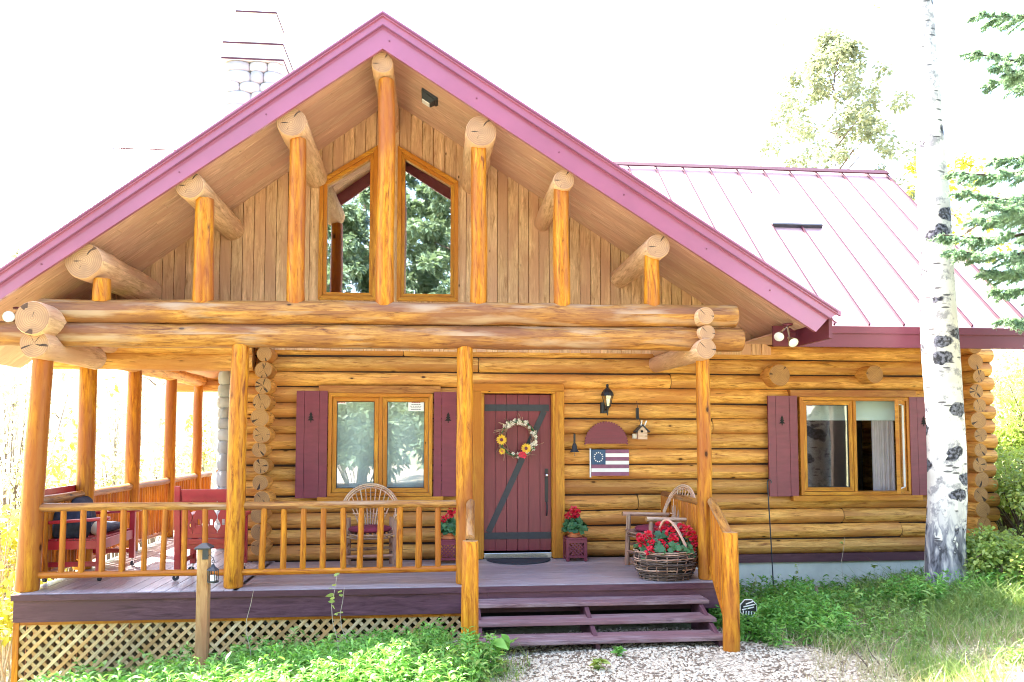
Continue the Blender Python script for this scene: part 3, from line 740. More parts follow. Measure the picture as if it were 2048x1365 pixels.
for X in (XRR, XLL):
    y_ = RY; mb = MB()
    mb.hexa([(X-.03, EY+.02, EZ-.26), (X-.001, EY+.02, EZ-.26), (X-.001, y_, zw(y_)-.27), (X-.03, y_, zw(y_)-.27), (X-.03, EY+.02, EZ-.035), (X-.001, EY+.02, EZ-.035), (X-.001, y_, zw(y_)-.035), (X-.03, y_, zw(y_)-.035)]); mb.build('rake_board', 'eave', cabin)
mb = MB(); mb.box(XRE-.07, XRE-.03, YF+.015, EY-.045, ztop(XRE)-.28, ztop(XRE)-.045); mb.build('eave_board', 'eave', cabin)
# ---- purlins, ridge, gable posts, beams
PUR = [(170, 522, .185), (380, 371, .145), (583, 247, .155), (765, 128, .115), (962, 264, .165), (1127, 361, .112), (1315, 494, .135)]
for px, py, r in PUR:
    p = at(px, py, 8.36); mb = MB()
    z1 = sof(p.x)-r*.85
    p.z = min(p.z, sof(p.x)-r*.55)
    mb.log((p.x, 8.335, p.z), (p.x, YW+.3, p.z), r, r*.93, seg=22, wob=.01, lump=.10 if r > .16 else .05); mb.build('purlin', ['board', 'endp'], cabin)
GP = [(195, 568, 34), (399, 408, 40), (587, 288, 36), (767, 170, 37), (956, 298, 34), (1124, 385, 35), (1307, 518, 34)]
for px, py, wd in GP:
    mb = MB(); X = ax(px, YB); r = wd*YB/F/2*1.0; zt = az(py, YB, px)+.05
    mb.log((X, YB, 2.89), (X, YB, zt), r, r*.9, seg=16, wob=.012, lump=.07); mb.build('gable_post', ['post', 'end'], cabin)
mb = MB(); mb.log((-3.98, YB, 2.795), (3.28, YB, 2.84), .128, .122, seg=22, wob=.02, lump=.06); mb.build('front_beam', ['beam', 'end'], cabin)
mb = MB(); mb.log((-5.0, YB, 2.555), (3.34, YB, 2.592), .124, .125, seg=22, wob=.02, lump=.06); mb.build('front_beam', ['beam', 'end'], cabin)
for (px, py, r, y0_, y1_) in ((64, 634, .165, 8.02, 15.3), (68, 688, .14, 8.1, 9.5), (1412, 632, .092, 8.22, YW+.1), (1415, 665, .088, 8.24, YW+.1), (1413, 697, .112, 8.2, YW+.1)):
    p = at(px, py, y0_); mb = MB(); mb.log((p.x, y0_, p.z), (p.x, y1_, p.z+(.03 if y1_ > 12 else 0)), r, r*.92, seg=20, wob=.012, lump=.06); mb.build('tie_beam', ['board', 'endp'], cabin)
for (xa, xb, y, z, r) in ((-4.6, -2.2, YW-.18, 2.63, .115), (-4.55, -2.2, YW-.12, 2.44, .115), (-4.5, -2.0, 14.4, 2.62, .11), (-4.5, -2.0, 14.4, 2.42, .11)):
    mb = MB(); mb.log((xa, y, z), (xb, y, z), r, r, seg=16); mb.build('side_beam', ['log', 'end'], cabin)
mb = MB(); mb.log((-4.05, 9.7, 2.50), (-4.05, 15.2, 2.50), .115, .11, seg=16); mb.build('side_beam', ['log', 'end'], cabin)
for px, py, r in ((1558, 751, .145), (1748, 749, .12)):
    p = at(px, py, YW-.2); mb = MB(); mb.log((p.x, YW-.22, p.z), (p.x, YW+.3, p.z), r, r, seg=20, wob=0); mb.build('joist_end', ['log', 'end'], cabin)
# ---- porch posts
for px0, px1, r0, r1, zt in ((66, 80, .108, .092, 2.44), (473, 477, .098, .088, 2.47), (930, 929, .092, .083, 2.49), (1408, 1406, .082, .072, 2.46)):
    mb = MB(); mb.log((ax(px0, YB), YB, .004), (ax(px1, YB), YB, zt), r0, r1, seg=18, wob=.012, lump=.06); mb.build('porch_post', ['post', 'end'], cabin)
SP = [(9.80, .10), (11.25, .097), (12.76, .09), (14.19, .085)]
for y, r in SP:
    mb = MB(); mb.log((-4.05, y, .004), (-4.05, y, 2.42), r, r*.92, seg=16, wob=.012); mb.build('porch_post', ['post', 'end'], cabin)
# ---- deck
mb = MB(); y = YD
while y < YW-.02:
    mb.box(-2.0, 3.02, y, min(y+.135, YW-.003), -.038, 0., 0, 0); y += .14
x = -4.04
while x < -2.02:
    mb.box(x, x+.135, YD, 15.2, -.038, 0., 0, 1); x += .14
deck = mb.build('porch_deck', 'deck', cabin, bev=.004)
mb = MB(); zt = -.04
mb.box(-4.05, .55, YD-.02, YD+.018, -.27, -.042); mb.box(.553, 3.03, YD-.02, YD+.018, -.27, -.042); mb.box(3.0, 3.035, YD+.02, YW-.01, -.27, -.042); mb.box(-4.05, -4.01, YD+.02, 15.2, -.27, -.042)
mb.box(-4.07, 3.05, YD-.04, YD-.021, -.062, -.006, 0); mb.build('deck_skirt', 'deckface', deck)
# lattice
mb = MB(); x0, x1, z0, z1 = -4.0, .36, -1.25, -.285
sp, wd = .108, .034
for s in (1, -1):
    c0 = (x0-(z1 if s < 0 else -z0)) ; k = 0
    c = -8.
    while c < 8:
        # line z = s*(x) + c ; clip to the rectangle
        pts = []
        for X in (x0, x1):
            Z = s*X+c
            if z0 <= Z <= z1: pts.append((X, Z))
        for Z in (z0, z1):
            X = (Z-c)/s
            if x0 < X < x1: pts.append((X, Z))
        if len(pts) >= 2:
            p, q = pts[0], pts[1]; yy = YD+.004 if s > 0 else YD+.012
            if math.dist(p, q) > .03: mb.bar((p[0], yy, p[1]), (q[0], yy, q[1]), .007, wd, 0, (0, 1, 0))
        c += sp
mb.box(x0, x1, YD-.008, YD-.001, -.30, -.272, 1); mb.build('lattice_skirt', ['lattice', 'rail'], deck)
mb = MB()  # solid boards added to keep sun from leaking in behind the lattice
for k in range(46): mb.box(-4.045, -4.03, YD+.07+.145*k, YD+.205+.145*k, -1.9, -.275, 0, 2)
mb.build('sun_block_boards', 'board', deck)
mb = MB(); mb.box(-4.05, -3.995, YD-.012, YD+.06, -1.4, -.275); mb.build('corner_board', 'rail', deck)
# ---- railings
def railing(a, b, xs, zt, zb, rt, rb, rbal, top_m='rail'):
    o = bpy.data.objects.new('railing', None); C.objects.link(o); o.parent = cabin; W[o] = W[cabin].copy()
    mb = MB(); mb.log(a+(zt,), b+(zt,), rt, rt*.95, seg=12, wob=.008, lump=.08); mb.build('top_rail', [top_m, 'end'], o)
    mb = MB(); mb.log(a+(zb,), b+(zb,), rb, rb*.95, seg=12, wob=.008, lump=.08); mb.build('bottom_rail', ['rail', 'end'], o)
    for (x, y) in xs:
        mb = MB(); t = random.uniform(-.014, .014); r = rbal*random.uniform(.88, 1.12)
        mb.log((x+t, y, zb+rb*.6), (x, y, zt-rt*.5), r, r*.93, seg=10, wob=.008, lump=.08, step=.1); mb.build('baluster', ['rail', 'end'], o)
    return o
L1 = [(ax(p, YB), YB) for p in (132, 172, 213.5, 252.7, 294.6, 334, 374.6, 413.8)]
L2 = [(ax(p, YB), YB) for p in (531, 571, 610, 649, 688, 725, 763, 801, 839, 877)]
railing((ax(84, YB), YB), (ax(462, YB), YB), L1, .82, .152, .042, .034, .031, 'beam')
railing((ax(488, YB), YB), (ax(915, YB), YB), L2, .82, .152, .042, .034, .031, 'beam')
ys_ = [8.45]+[y for y, r in SP]+[15.1]
for a, b in zip(ys_, ys_[1:]):
    n = max(2, int((b-a-.2)/.088)); railing((-4.05, a+.09), (-4.05, b-.09), [(-4.05, a+.12+(b-a-.24)*k/(n-1)) for k in range(n)], .86, .10, .05, .036, .034, 'beam')
railing((-3.95, 15.1), (-2.3, 15.1), [(-3.85+.1*k, 15.1) for k in range(16)], .9, .1, .05, .036, .034, 'beam')
X4 = ax(1407, YB)
railing((X4, YB+.08), (X4+.02, YW-.02), [(X4, YB+.17+.093*k) for k in range(16)], .80, .12, .04, .036, .038, 'beam')
# ---- steps
st = bpy.data.objects.new('porch_steps', None); C.objects.link(st); st.parent = cabin; W[st] = W[cabin].copy()
TR = [(8.0, -.128, 957, 1414), (7.71, -.245, 955, 1428), (7.42, -.352, 952, 1448)]
for y, z, pa, pb in TR:
    mb = MB(); xa, xb = ax(pa, y), ax(pb, y)
    mb.box(xa, xb, y, y+.137, z-.038, z, 0, 0); mb.box(xa, xb, y+.143, y+.29, z-.038, z, 0, 0); mb.build('tread', 'tread', st, bev=.006)
for X in (ax(962, 7.6), ax(1187, 7.6), ax(1425, 7.6)):
    mb = MB(); mb.prism([(7.44, -.62), (7.46, -.39), (7.74, -.283), (8.03, -.167), (8.275, -.167), (8.275, -.62)], X-.02, X+.02, 0, 'x'); mb.build('stringer', 'deckface', st)
mb = MB(); mb.box(.42, 2.98, 8.6, 8.63, -.9, -.28); mb.build('shade_sheet', 'dark', st)  # near-black sheet stands in for the shade behind the open treads
for pa, ptop, zt in ((941, 1082, 0), (1457, 1065, 0)):
    X = ax(pa, 7.3); mb = MB(); z = az(ptop, 7.3, pa)
    mb.log((X, 7.32, -.75), (X, 7.3, z), .082, .074, seg=18, wob=.01); mb.build('newel_post', ['post', 'end'], st)
for xa, xb in ((ax(930, YB)+.06, ax(941, 7.3)), (ax(1409, YB)+.05, ax(1457, 7.3))):
    mb = MB(); mb.log((xa, YB-.05, .84), (xb, 7.33, .60), .045, .042, seg=12); mb.build('handrail', ['beam', 'end'], st)
xa, xb = ax(1409, YB)+.05, ax(1457, 7.3)
mb = MB(); mb.log((xa, YB-.05, .14), (xb, 7.33, -.27), .04, .036, seg=12); mb.build('lower_rail', ['rail', 'end'], st)
for k in range(9):
    t = (k+.7)/9.6; mb = MB(); X = xa+(xb-xa)*t; Y = YB-.05+(7.33-YB+.05)*t
    mb.log((X, Y, .14-.41*t), (X, Y, .84-.24*t-.02), .037, .034, seg=10, step=.1); mb.build('baluster', ['rail', 'end'], st)
# ---- chimney of river stone
mb = MB()
cx0, cx1, cy0, cy1, cz1 = -2.90, -2.18, 11.15, 12.05, 6.74
mb.box(cx0+.05, cx1-.05, cy0+.05, cy1-.05, -1.2, cz1, 1)
random.seed(3)
z = -1.1
while z < cz1-.02:
    h = random.uniform(.13, .24); h = min(h, cz1-z)
    for side in range(4):
        a, b = (cx0, cx1) if side % 2 == 0 else (cy0, cy1)
        p = a
        while p < b-.02:
            wd = min(random.uniform(.16, .34), b-p); c = p+wd/2
            if side == 0: q = (c, cy0+.03, z+h/2); sx, sy = wd*.56, .09
            elif side == 2: q = (c, cy1-.03, z+h/2); sx, sy = wd*.56, .09
            elif side == 1: q = (cx0+.03, c, z+h/2); sx, sy = .09, wd*.56
            else: q = (cx1-.03, c, z+h/2); sx, sy = .09, wd*.56
            n0 = len(mb.v); pr = []
            for i in range(7):
                t = math.pi*i/6; pr.append((max(1e-4, abs(math.sin(t))**.55), -math.copysign(abs(math.cos(t))**.6, math.cos(t))*h*.56))
            mb.lathe(pr, q, 10, 0, True, sx, sy); p += wd
    z += h
ch = mb.build('chimney', ['stone', 'conc'], cabin)
mb = MB()
def slab_(x0, x1, y0, y1, z0, z1): mb.box(x0, x1, y0, y1, z0, z1)
slab_(cx0-.06, cx1+.05, cy0-.06, cy1+.06, 6.742, 6.79); slab_(cx0, cx1, cy0, cy1, 6.79, 6.93); slab_(cx0-.05, cx1+.04, cy0-.05, cy1+.05, 6.93, 6.99)
slab_(-2.78, -2.33, 11.35, 11.8, 6.992, 7.5); slab_(-2.83, -2.28, 11.3, 11.85, 7.5, 7.545)
cc = mb.build('chimney_cap', 'conc', ch)
for x0_, x1_, ya, yb, z_ in ((cx0-.07, cx1+.06, cy0-.07, cy1+.07, 6.742), (cx0-.06, cx1+.05, cy0-.06, cy1+.06, 6.972), (-2.84, -2.27, 11.29, 11.86, 7.53)):
    mb = MB(); mb.box(x0_, x1_, ya, ya+.009, z_, z_+.022); mb.box(x0_, x0_+.009, ya+.009, yb, z_, z_+.022); mb.box(x1_-.009, x1_, ya+.009, yb, z_, z_+.022); mb.build('metal_flashing', 'seam', cc)
random.seed(21)
# ================================================================== THINGS ON AND BY THE PORCH
def fix(o, label, cat, group=None): return tag(o, label, cat, group)
# ---- wall lantern by the door
p = at(1215, 800, YW-.10); L = thing('wall_lantern', 'black coach lantern on the log wall right of the door', 'lantern', (p.x, YW, p.z))
mb = MB(); mb.lathe([(.001, .20), (.012, .20), (.02, .175), (.012, .16), (.02, .15), (.045, .13), (.075, .09), (.082, .06), (.084, .052), (.001, .052)], (p.x, p.y, p.z), 8, 0, False); mb.build('lamp_roof', 'iron', L)
mb = MB()
for k in range(6):
    a = math.pi*k/3; mb.bar((p.x+.072*math.cos(a), p.y+.072*math.sin(a), p.z+.052), (p.x+.036*math.cos(a), p.y+.036*math.sin(a), p.z-.085), .007, .007)
mb.lathe([(.001, -.10), (.03, -.10), (.04, -.09), (.04, -.082), (.001, -.082)], p, 8, 0, False); mb.tube([(p.x, p.y, p.z-.1), (p.x, p.y, p.z-.2)], [.016, .006], 8)
mb.tube([(p.x-.03, YW+.01, p.z-.03), (p.x-.03, YW+.01, p.z-.17)], .045, 10); mb.tube([(p.x, p.y, p.z-.10), (p.x-.02, p.y+.06, p.z-.13), (p.x-.03, YW+.0, p.z-.12)], .012, 8)
mb.build('lamp_frame', 'iron', L)
mb = MB(); mb.lathe([(.066, .05), (.034, -.08)], p, 6, 0, False); mb.build('lamp_pane', 'lampglass', L)
mb = MB(); mb.ball((p.x, p.y, p.z-.015), .022, 0, 10, 1.6); mb.build('bulb', 'bulb', L)
# ---- bell
p = at(1149, 892, YW-.05); L = thing('door_bell', 'small dark iron hand bell hanging beside the door frame', 'bell', (p.x, YW-.05, p.z))
mb = MB(); mb.lathe([(.001, .035), (.02, .03), (.03, .0), (.036, -.045), (.058, -.075), (.06, -.08), (.052, -.08), (.03, -.04), (.001, .02)], p, 16); mb.build('bell_body', 'strap', L)
mb = MB(); mb.box(p.x-.012, p.x+.012, p.y-.008, p.y+.008, p.z+.035, p.z+.15); mb.tube([(p.x, p.y, p.z+.15), (p.x, p.y+.06, p.z+.16)], .006, 6); mb.build('strap', 'iron', L)
mb = MB(); mb.tube([(p.x, p.y, p.z-.05), (p.x, p.y, p.z-.115)], .003, 5); mb.ball((p.x, p.y, p.z-.12), .01); mb.build('clapper', 'bark', L)
# ---- half round plaque
x0, x1, zb_ = ax(1170, YW-.02), ax(1254, YW-.02), az(888, YW-.02); r = (x1-x0)/2; xm = (x0+x1)/2
L = thing('welcome_plaque', 'maroon half-round plaque with a scalloped rim above the flag board', 'plaque', (xm, YW, zb_))
mb = MB(); mb.prism([(xm-r, zb_)]+[(xm-r*math.cos(math.pi*k/24), zb_+r*1.0*math.sin(math.pi*k/24)) for k in range(1, 24)]+[(xm+r, zb_)], YW-.035, YW-.015); mb.build('panel', 'maroon', L)
mb = MB()
for k in range(25): a = math.pi*k/24; mb.tube([(xm-r*math.cos(a), YW-.037, zb_+r*math.sin(a)), (xm-r*math.cos(a), YW-.02, zb_+r*math.sin(a))], .013, 8)
for k in range(1, 16):
    x = xm-r+2*r*k/16; mb.tube([(x, YW-.04, zb_+.01), (x, YW-.033, zb_+.01)], .011, 8)
mb.build('scallop_rim', 'maroon', L)
mb = MB()
for (zz, wd, n, h) in ((.205, .10, 4, .008), (.165, .20, 6, .012), (.10, .30, 8, .010), (.055, .40, 11, .014)):
    for k in range(n):
        x = xm-wd/2+wd*k/n; mb.box(x, x+wd/n*.62, YW-.0375, YW-.0355, zb_+zz, zb_+zz+h*random.uniform(.7, 1.3), 0)
mb.build('worn_lettering', 'eave', L)
# ---- flag board
x0, x1, z0, z1 = ax(1182, YW-.03), ax(1257, YW-.03), az(953, YW-.03), az(900, YW-.03)
L = thing('flag_board', 'painted wooden flag board with a ring of white stars on blue', 'flag', ((x0+x1)/2, YW, z0))
h = (z1-z0)/7; cx = x0+(x1-x0)*.375
for k in range(7):
    zt = z1-k*h; xs0 = cx if k < 4 else x0
    mb = MB(); mb.box(xs0+.001, x1, YW-.045-.002*(k % 2), YW-.02, zt-h+.0015, zt); mb.build('stripe', 'flagred' if k % 2 == 0 else 'white', L)
mb = MB(); mb.box(x0, cx, YW-.048, YW-.02, z1-4*h+.0015, z1); ca = mb.build('canton', 'blue', L)
mb = MB(); sx, sz = (x0+cx)/2, z1-2*h
for k in range(13):
    a = 2*math.pi*k/13+math.pi/2; c = (sx+.054*math.cos(a), sz+.058*math.sin(a))
    poly = []
    for i in range(10):
        rr = .0115 if i % 2 == 0 else .005; b = math.pi/2+math.pi*i/5; poly.append((c[0]+rr*math.cos(b), c[1]+rr*math.sin(b)))
    mb.prism(poly, YW-.051, YW-.0482)
mb.build('star', 'white', ca)
mb = MB(); mb.tube([(x0-.012, YW-.04, z0-.02), (x0-.012, YW-.04, z1+.015)], .010, 8); mb.build('flag_pole', 'white', L)
# ---- birdhouse
p = at(1283, 868, YW-.10); L = thing('birdhouse', 'tiny weathered birdhouse hanging from a cord on the log wall', 'birdhouse', (p.x, YW-.1, p.z))
mb = MB(); mb.prism([(p.x-.06, p.z-.07), (p.x+.06, p.z-.07), (p.x+.06, p.z+.035), (p.x, p.z+.10), (p.x-.06, p.z+.035)], YW-.16, YW-.04)
mb.tube([(p.x-.01, YW-.163, p.z+.03), (p.x-.01, YW-.158, p.z+.03)], .016, 12, 1); mb.build('box', ['twig', 'dark'], L)
mb = MB()
for s in (-1, 1): mb.bar((p.x+s*.09, YW-.1, p.z+.02), (p.x-s*.006, YW-.1, p.z+.115), .16, .012, 0, (0, 1, 0))
mb.build('roof', 'strap', L)
mb = MB(); mb.bar((p.x+.01, YW-.14, p.z+.06), (p.x+.055, YW-.14, p.z+.165), .03, .012, 0, (0, 1, 0)); mb.bar((p.x-.015, YW-.14, p.z+.10), (p.x-.005, YW-.14, p.z+.17), .025, .012, 0, (0, 1, 0)); mb.build('ornament', 'white', L)
mb = MB(); mb.box(p.x-.11, p.x-.066, YW-.12, YW-.06, p.z-.06, p.z+.0); mb.build('side_box', 'cream', L)
mb = MB(); mb.tube([(p.x, YW-.1, p.z+.10), (p.x-.03, YW-.08, p.z+.21), (p.x-.04, YW-.03, p.z+.42)], .004, 5); mb.box(p.x-.055, p.x-.02, YW-.06, YW-.03, p.z+.19, p.z+.33); mb.build('hanger', 'iron', L)
# ---- wreath
yw_ = YW-.02; p = at(1035, 878, yw_); L = thing('door_wreath', 'round vine wreath with yellow sunflowers hanging on the maroon door', 'wreath', (p.x, yw_, p.z))
mb = MB()
for k in range(46):
    a0 = random.uniform(0, 6.28); sp_ = random.uniform(1.2, 3.); r0 = random.uniform(.175, .235); pts = []
    for i in range(9):
        a = a0+sp_*i/8; rr = r0+.018*math.sin(i*1.7+k); pts.append((p.x+rr*math.cos(a), yw_-.01-random.uniform(0, .035), p.z+rr*math.sin(a)))
    if k % 3 == 0: pts.append((p.x+(r0+.1)*math.cos(a+.25), yw_-.03, p.z+(r0+.1)*math.sin(a+.25)))
    mb.tube(pts, random.uniform(.003, .006), 5)
mb.build('vine_ring', 'bark', L)
def flower(x, z, y, rp, npet, petal, par, name, disc=None):
    P = []; D = []
    for k in range(npet): a = 2*math.pi*k/npet+random.uniform(-.1, .1); P.append((x+.2*rp*math.cos(a), y, z+.2*rp*math.sin(a))); D.append((math.cos(a), random.uniform(-.5, -.1), math.sin(a)))
    P, D = np.array(P), np.array(D); n = len(P)
    # petals face outwards (towards -y)
    S = np.cross(D, np.array([0, 1, 0])); S = norm(S); t = np.linspace(0, 1, 4); pf = np.array([.4, 1, .8, .1])
    V = P[:, None, :]+D[:, None, :]*(t*rp)[None, :, None]; o = S[:, None, :]*(pf*rp*.24)[None, :, None]
    V = np.stack([V-o, V+o], 2).reshape(-1, 3); q = np.array([[2*i, 2*i+1, 2*i+3, 2*i+2] for i in range(3)])
    Fq = ((np.arange(n)*8)[:, None, None]+q[None]).reshape(-1, 4)
    o = mesh_np(name, V, Fq, petal, par)
    if disc: m_ = MB(); m_.ball((x, y-.008, z), rp*.36, 0, 10, 1., .5); m_.build('flower_disc', disc, o)
    return o
for px, py, r in ((1003, 880, .058), (1052, 897, .056), (1004, 903, .036)): q = at(px, py, yw_-.055); flower(q.x, q.z, q.y, r, 15, 'yellow', L, 'sunflower', 'eave' if r > .04 else 'terra')
for k in range(56):
    a = random.choice([random.uniform(.2, 2.6), random.uniform(-.6, .4), random.uniform(4., 6.), random.uniform(1., 2.2)]); rr = random.uniform(.18, .245)
    flower(p.x+rr*math.cos(a), p.z+rr*math.sin(a), yw_-random.uniform(.04, .065), random.uniform(.012, .024), 6, 'cream', L, 'blossom')
for dx, dz in ((.06, -.19), (.075, -.215), (.035, -.2)): flower(p.x+dx, p.z+dz, yw_-.065, .035, 8, 'petal', L, 'red_blossom')
n = 170; a = RNG.uniform(0, 6.28, n); P = np.stack([p.x+.21*np.cos(a), np.full(n, yw_-.04), p.z+.21*np.sin(a)], 1); D = np.stack([np.cos(a+1), np.full(n, -.4), np.sin(a+1)], 1)+RNG.normal(size=(n, 3))*.4
V, Fq = strips(P, D, RNG.uniform(.03, .06, n), np.full(n, .009), np.zeros((n, 3)), OVAL); mesh_np('leaves', V, Fq, 'gerleaf', L)
# ---- door mat
xm, ym = ax(1037, YW-.12), YW-.10
mb = MB(); poly = [(xm-.40, ym)]+[(xm-.40*math.cos(math.pi*k/20), ym-.40*math.sin(math.pi*k/20)) for k in range(1, 20)]+[(xm+.40, ym)]
mb.prism(poly, .002, .016, 0, 'z'); tag(mb.build('door_mat', 'rubber', None, (xm, ym-.2, .002), bev=.004), 'dark half-round rubber mat in front of the maroon door', 'door mat')
# ---- geraniums
def geranium(par, c, rx, ry, h, nleaf, heads, seed):
    rg = np.random.default_rng(seed); rnd = random.Random(seed)
    # stems
    mb = MB()
    for k in range(14):
        a = rnd.uniform(0, 6.28); q = (c[0]+rx*.8*math.cos(a)*rnd.random(), c[1]+ry*.8*math.sin(a)*rnd.random(), c[2]+h*rnd.uniform(.4, .9)); mb.tube([c, ((c[0]+q[0])/2, (c[1]+q[1])/2, c[2]+h*.5), q], .005, 5)
    mb.build('stems', 'gerleaf', par)
    V = []; Fq = []
    for k in range(nleaf):
        a = rg.uniform(0, 6.28); rr = math.sqrt(rg.uniform(0, 1)); hh = rg.uniform(.15, 1)*(1-.55*rr*rr)
        q = np.array([c[0]+rx*rr*math.cos(a), c[1]+ry*rr*math.sin(a), c[2]+h*hh])
        nrm = np.array([math.cos(a)*rr*.9, math.sin(a)*rr*.9-.35, .8])+rg.normal(size=3)*.3; nrm /= np.linalg.norm(nrm)
        s = np.cross(nrm, [0, 0, 1.]); s /= np.linalg.norm(s)+1e-9; t = np.cross(nrm, s); R_ = rg.uniform(.028, .046)
        b = len(V); V.append(q-nrm*.008); m_ = 12
        for i in range(m_): an = 2*math.pi*i/m_; w_ = R_*(1+.14*math.cos(an*6)); V.append(q+s*w_*math.cos(an)+t*w_*math.sin(an)+nrm*.006*math.cos(an*3))
        for i in range(0, m_, 2): Fq.append([b, b+1+i, b+1+(i+1) % m_, b+1+(i+2) % m_])
    mesh_np('leaves', np.array(V), np.array(Fq), 'gerleaf', par)
    for (x, y, z, r) in heads:
        n = 46; d = norm(rg.normal(size=(n, 3))); P = np.array([x, y, z])+d*r*.55
        V, F2 = strips(P, d+rg.normal(size=(n, 3))*.35, rg.uniform(.5, .8, n)*r, np.full(n, r*.32), np.zeros((n, 3)), [.4, 1., .8], rg)
        o = mesh_np('flower_head', V, F2, 'petal', par)
        m_ = MB(); m_.tube([(c[0], c[1], c[2]+h*.3), ((c[0]+x)/2, (c[1]+y)/2, (c[2]+z)/2+.03), (x, y, z)], .003, 5); m_.build('flower_stalk', 'gerleaf', o)
def stand(xc, yc, label, plabel, seed, heads):
    S = thing('plant_stand', label, 'plant stand', (xc, yc, .003), 'maroon lattice plant stands by the door')
    w_, h_ = .13, .265; mb = MB()
    for sx in (-1, 1):
        for sy in (-1, 1): mb.box(xc+sx*(w_-.02)-.02, xc+sx*(w_-.02)+.02, yc+sy*(w_-.02)-.02, yc+sy*(w_-.02)+.02, .003, h_)
    mb.build('legs', 'maroon', S) if False else None
    for sx in (-1, 1):
        for sy in (-1, 1):
            m_ = MB(); m_.box(xc+sx*(w_-.02)-.02, xc+sx*(w_-.02)+.02, yc+sy*(w_-.02)-.02, yc+sy*(w_-.02)+.02, .003, h_); m_.build('leg', 'maroon', S, bev=.003)
    for (fx, fy) in ((0, -1), (1, 0), (-1, 0), (0, 1)):
        m_ = MB()
        def bx(a, b, z0, z1, d):
            if fx == 0: m_.box(xc+a, xc+b, yc+fy*(w_-.012)-d, yc+fy*(w_-.012)+d, z0, z1)
            else: m_.box(xc+fx*(w_-.012)-d, xc+fx*(w_-.012)+d, yc+a, yc+b, z0, z1)
        bx(-w_+.04, w_-.04, .045, .075, .008); bx(-w_+.04, w_-.04, .225, .262, .008)
        for s in (1, -1):
            for c_ in (-.09, -.045, 0, .045, .09):
                pts = []
                for X in np.linspace(-w_+.04, w_-.04, 40):
                    Z = .15+s*(X-c_)
                    if .075 <= Z <= .225: pts.append((X, Z))
                if len(pts) > 4:
                    (a0, z0), (a1, z1) = pts[0], pts[-1]; dd = .003*s
                    if fx == 0: m_.bar((xc+a0, yc+fy*(w_-.012)+dd, z0), (xc+a1, yc+fy*(w_-.012)+dd, z1), .006, .016, 0, (0, 1, 0))
                    else: m_.bar((xc+fx*(w_-.012)+dd, yc+a0, z0), (xc+fx*(w_-.012)+dd, yc+a1, z1), .006, .016, 0, (1, 0, 0))
        if fy == -1 or fx: m_.build('lattice_panel', 'maroon', S)
    m_ = MB(); m_.box(xc-w_, xc+w_, yc-w_, yc+w_, h_+.001, h_+.022); m_.build('top', 'maroon', S, bev=.004)
    zt = h_+.023; G = thing('potted_geranium', plabel, 'potted plant', (xc, yc, zt), 'potted red geraniums on the stands')
    m_ = MB(); m_.lathe([(.001, 0), (.085, 0), (.09, .02), (.07, .022), (.085, .05), (.095, .055), (.095, .075), (.085, .075), (.08, .06), (.001, .06)], (xc, yc, zt), 18); m_.build('pot', 'terra', G)
    geranium(G, (xc, yc, zt+.06), .15, .13, .20, 110, [(xc+dx, yc+dy, zt+dz, r) for dx, dy, dz, r in heads], seed)
xs_ = ax(1149, 9.9)
stand(xs_, 9.90, 'maroon lattice plant stand standing right of the door frame', 'red geranium in a terracotta pot right of the door', 5, [(-.02, -.05, .33, .05), (-.06, -.06, .28, .045), (.02, -.08, .30, .04), (-.10, -.02, .26, .035), (.0, -.03, .27, .045)])
xs_ = ax(897, 9.86)
stand(xs_, 9.86, 'maroon lattice plant stand half hidden behind the post left of the door', 'red geranium in a pot half hidden behind the porch post', 6, [(.06, -.05, .36, .05), (.02, -.06, .30, .045), (-.05, -.08, .24, .04)])
# ---- wicker basket with geraniums
bc = at(1333, 1158, 8.52); bx_, by_ = bc.x, 8.56
B = thing('wicker_basket', 'large dark wicker basket with a tall arched handle on the porch edge', 'basket', (bx_, by_, .002))
mb = MB(); rb = lambda z: .255+.10*math.sin(min(1, z/.27)*math.pi*.62)*.75
for k in range(21):
    z = .012+k*.0145
    for rep in range(2):
        r0 = rb(z)+(.006 if (k+rep) % 2 else -.004); pts = []
        a0 = random.uniform(0, 6.28); ln = random.uniform(3.2, 6.2)
        for i in range(33): a = a0+ln*i/32; rr = r0+.011*math.sin(a*9+math.pi*(k % 2))+.004*random.uniform(-1, 1); pts.append((bx_+rr*math.cos(a), by_+rr*.82*math.sin(a), z+.006*math.sin(a*2.3+k)+.004*random.uniform(-1, 1)))
        mb.tube(pts, random.uniform(.0058, .0085), 6, random.choice([0, 0, 0, 0, 1]))
mb.build('weave', ['greyw', 'twig'], B)
mb = MB(); mb.lathe([(.001, .003), (.235, .003)]+[(rb(z)-.02, z) for z in (.02, .08, .15, .22, .29)]+[(.27, .25), (.001, .25)], (bx_, by_, .001), 24, 0, True, 1, .82); mb.build('liner', 'dark', B)
mb = MB()
for k in range(18):
    a = 2*math.pi*k/18; mb.tube([(bx_+(rb(z)+.012*(-1)**i)*math.cos(a), by_+(rb(z)+.012*(-1)**i)*.82*math.sin(a), z) for i, z in enumerate((.005, .06, .12, .18, .24, .31))], .006, 6)
mb.build('stakes', 'bark', B)
mb = MB(); h0 = Vector((bx_-.07, by_+.12, .27)); h1 = Vector((bx_+.20, by_-.18, .25)); pts = []
for i in range(15):
    t = i/14; q = h0.lerp(h1, t); q.z += .37*math.sin(math.pi*t)**.75; q.x -= .05*math.sin(math.pi*t); pts.append(q)
mb.tube(pts, .012, 10); mb.tube([q+Vector((.012, 0, .006*math.sin(i*2))) for i, q in enumerate(pts)], .008, 8); mb.build('handle', 'twig', B)
G = thing('geranium_plant', 'mass of bright red geraniums filling the wicker basket', 'flowers', (bx_, by_, .24))
hd = []
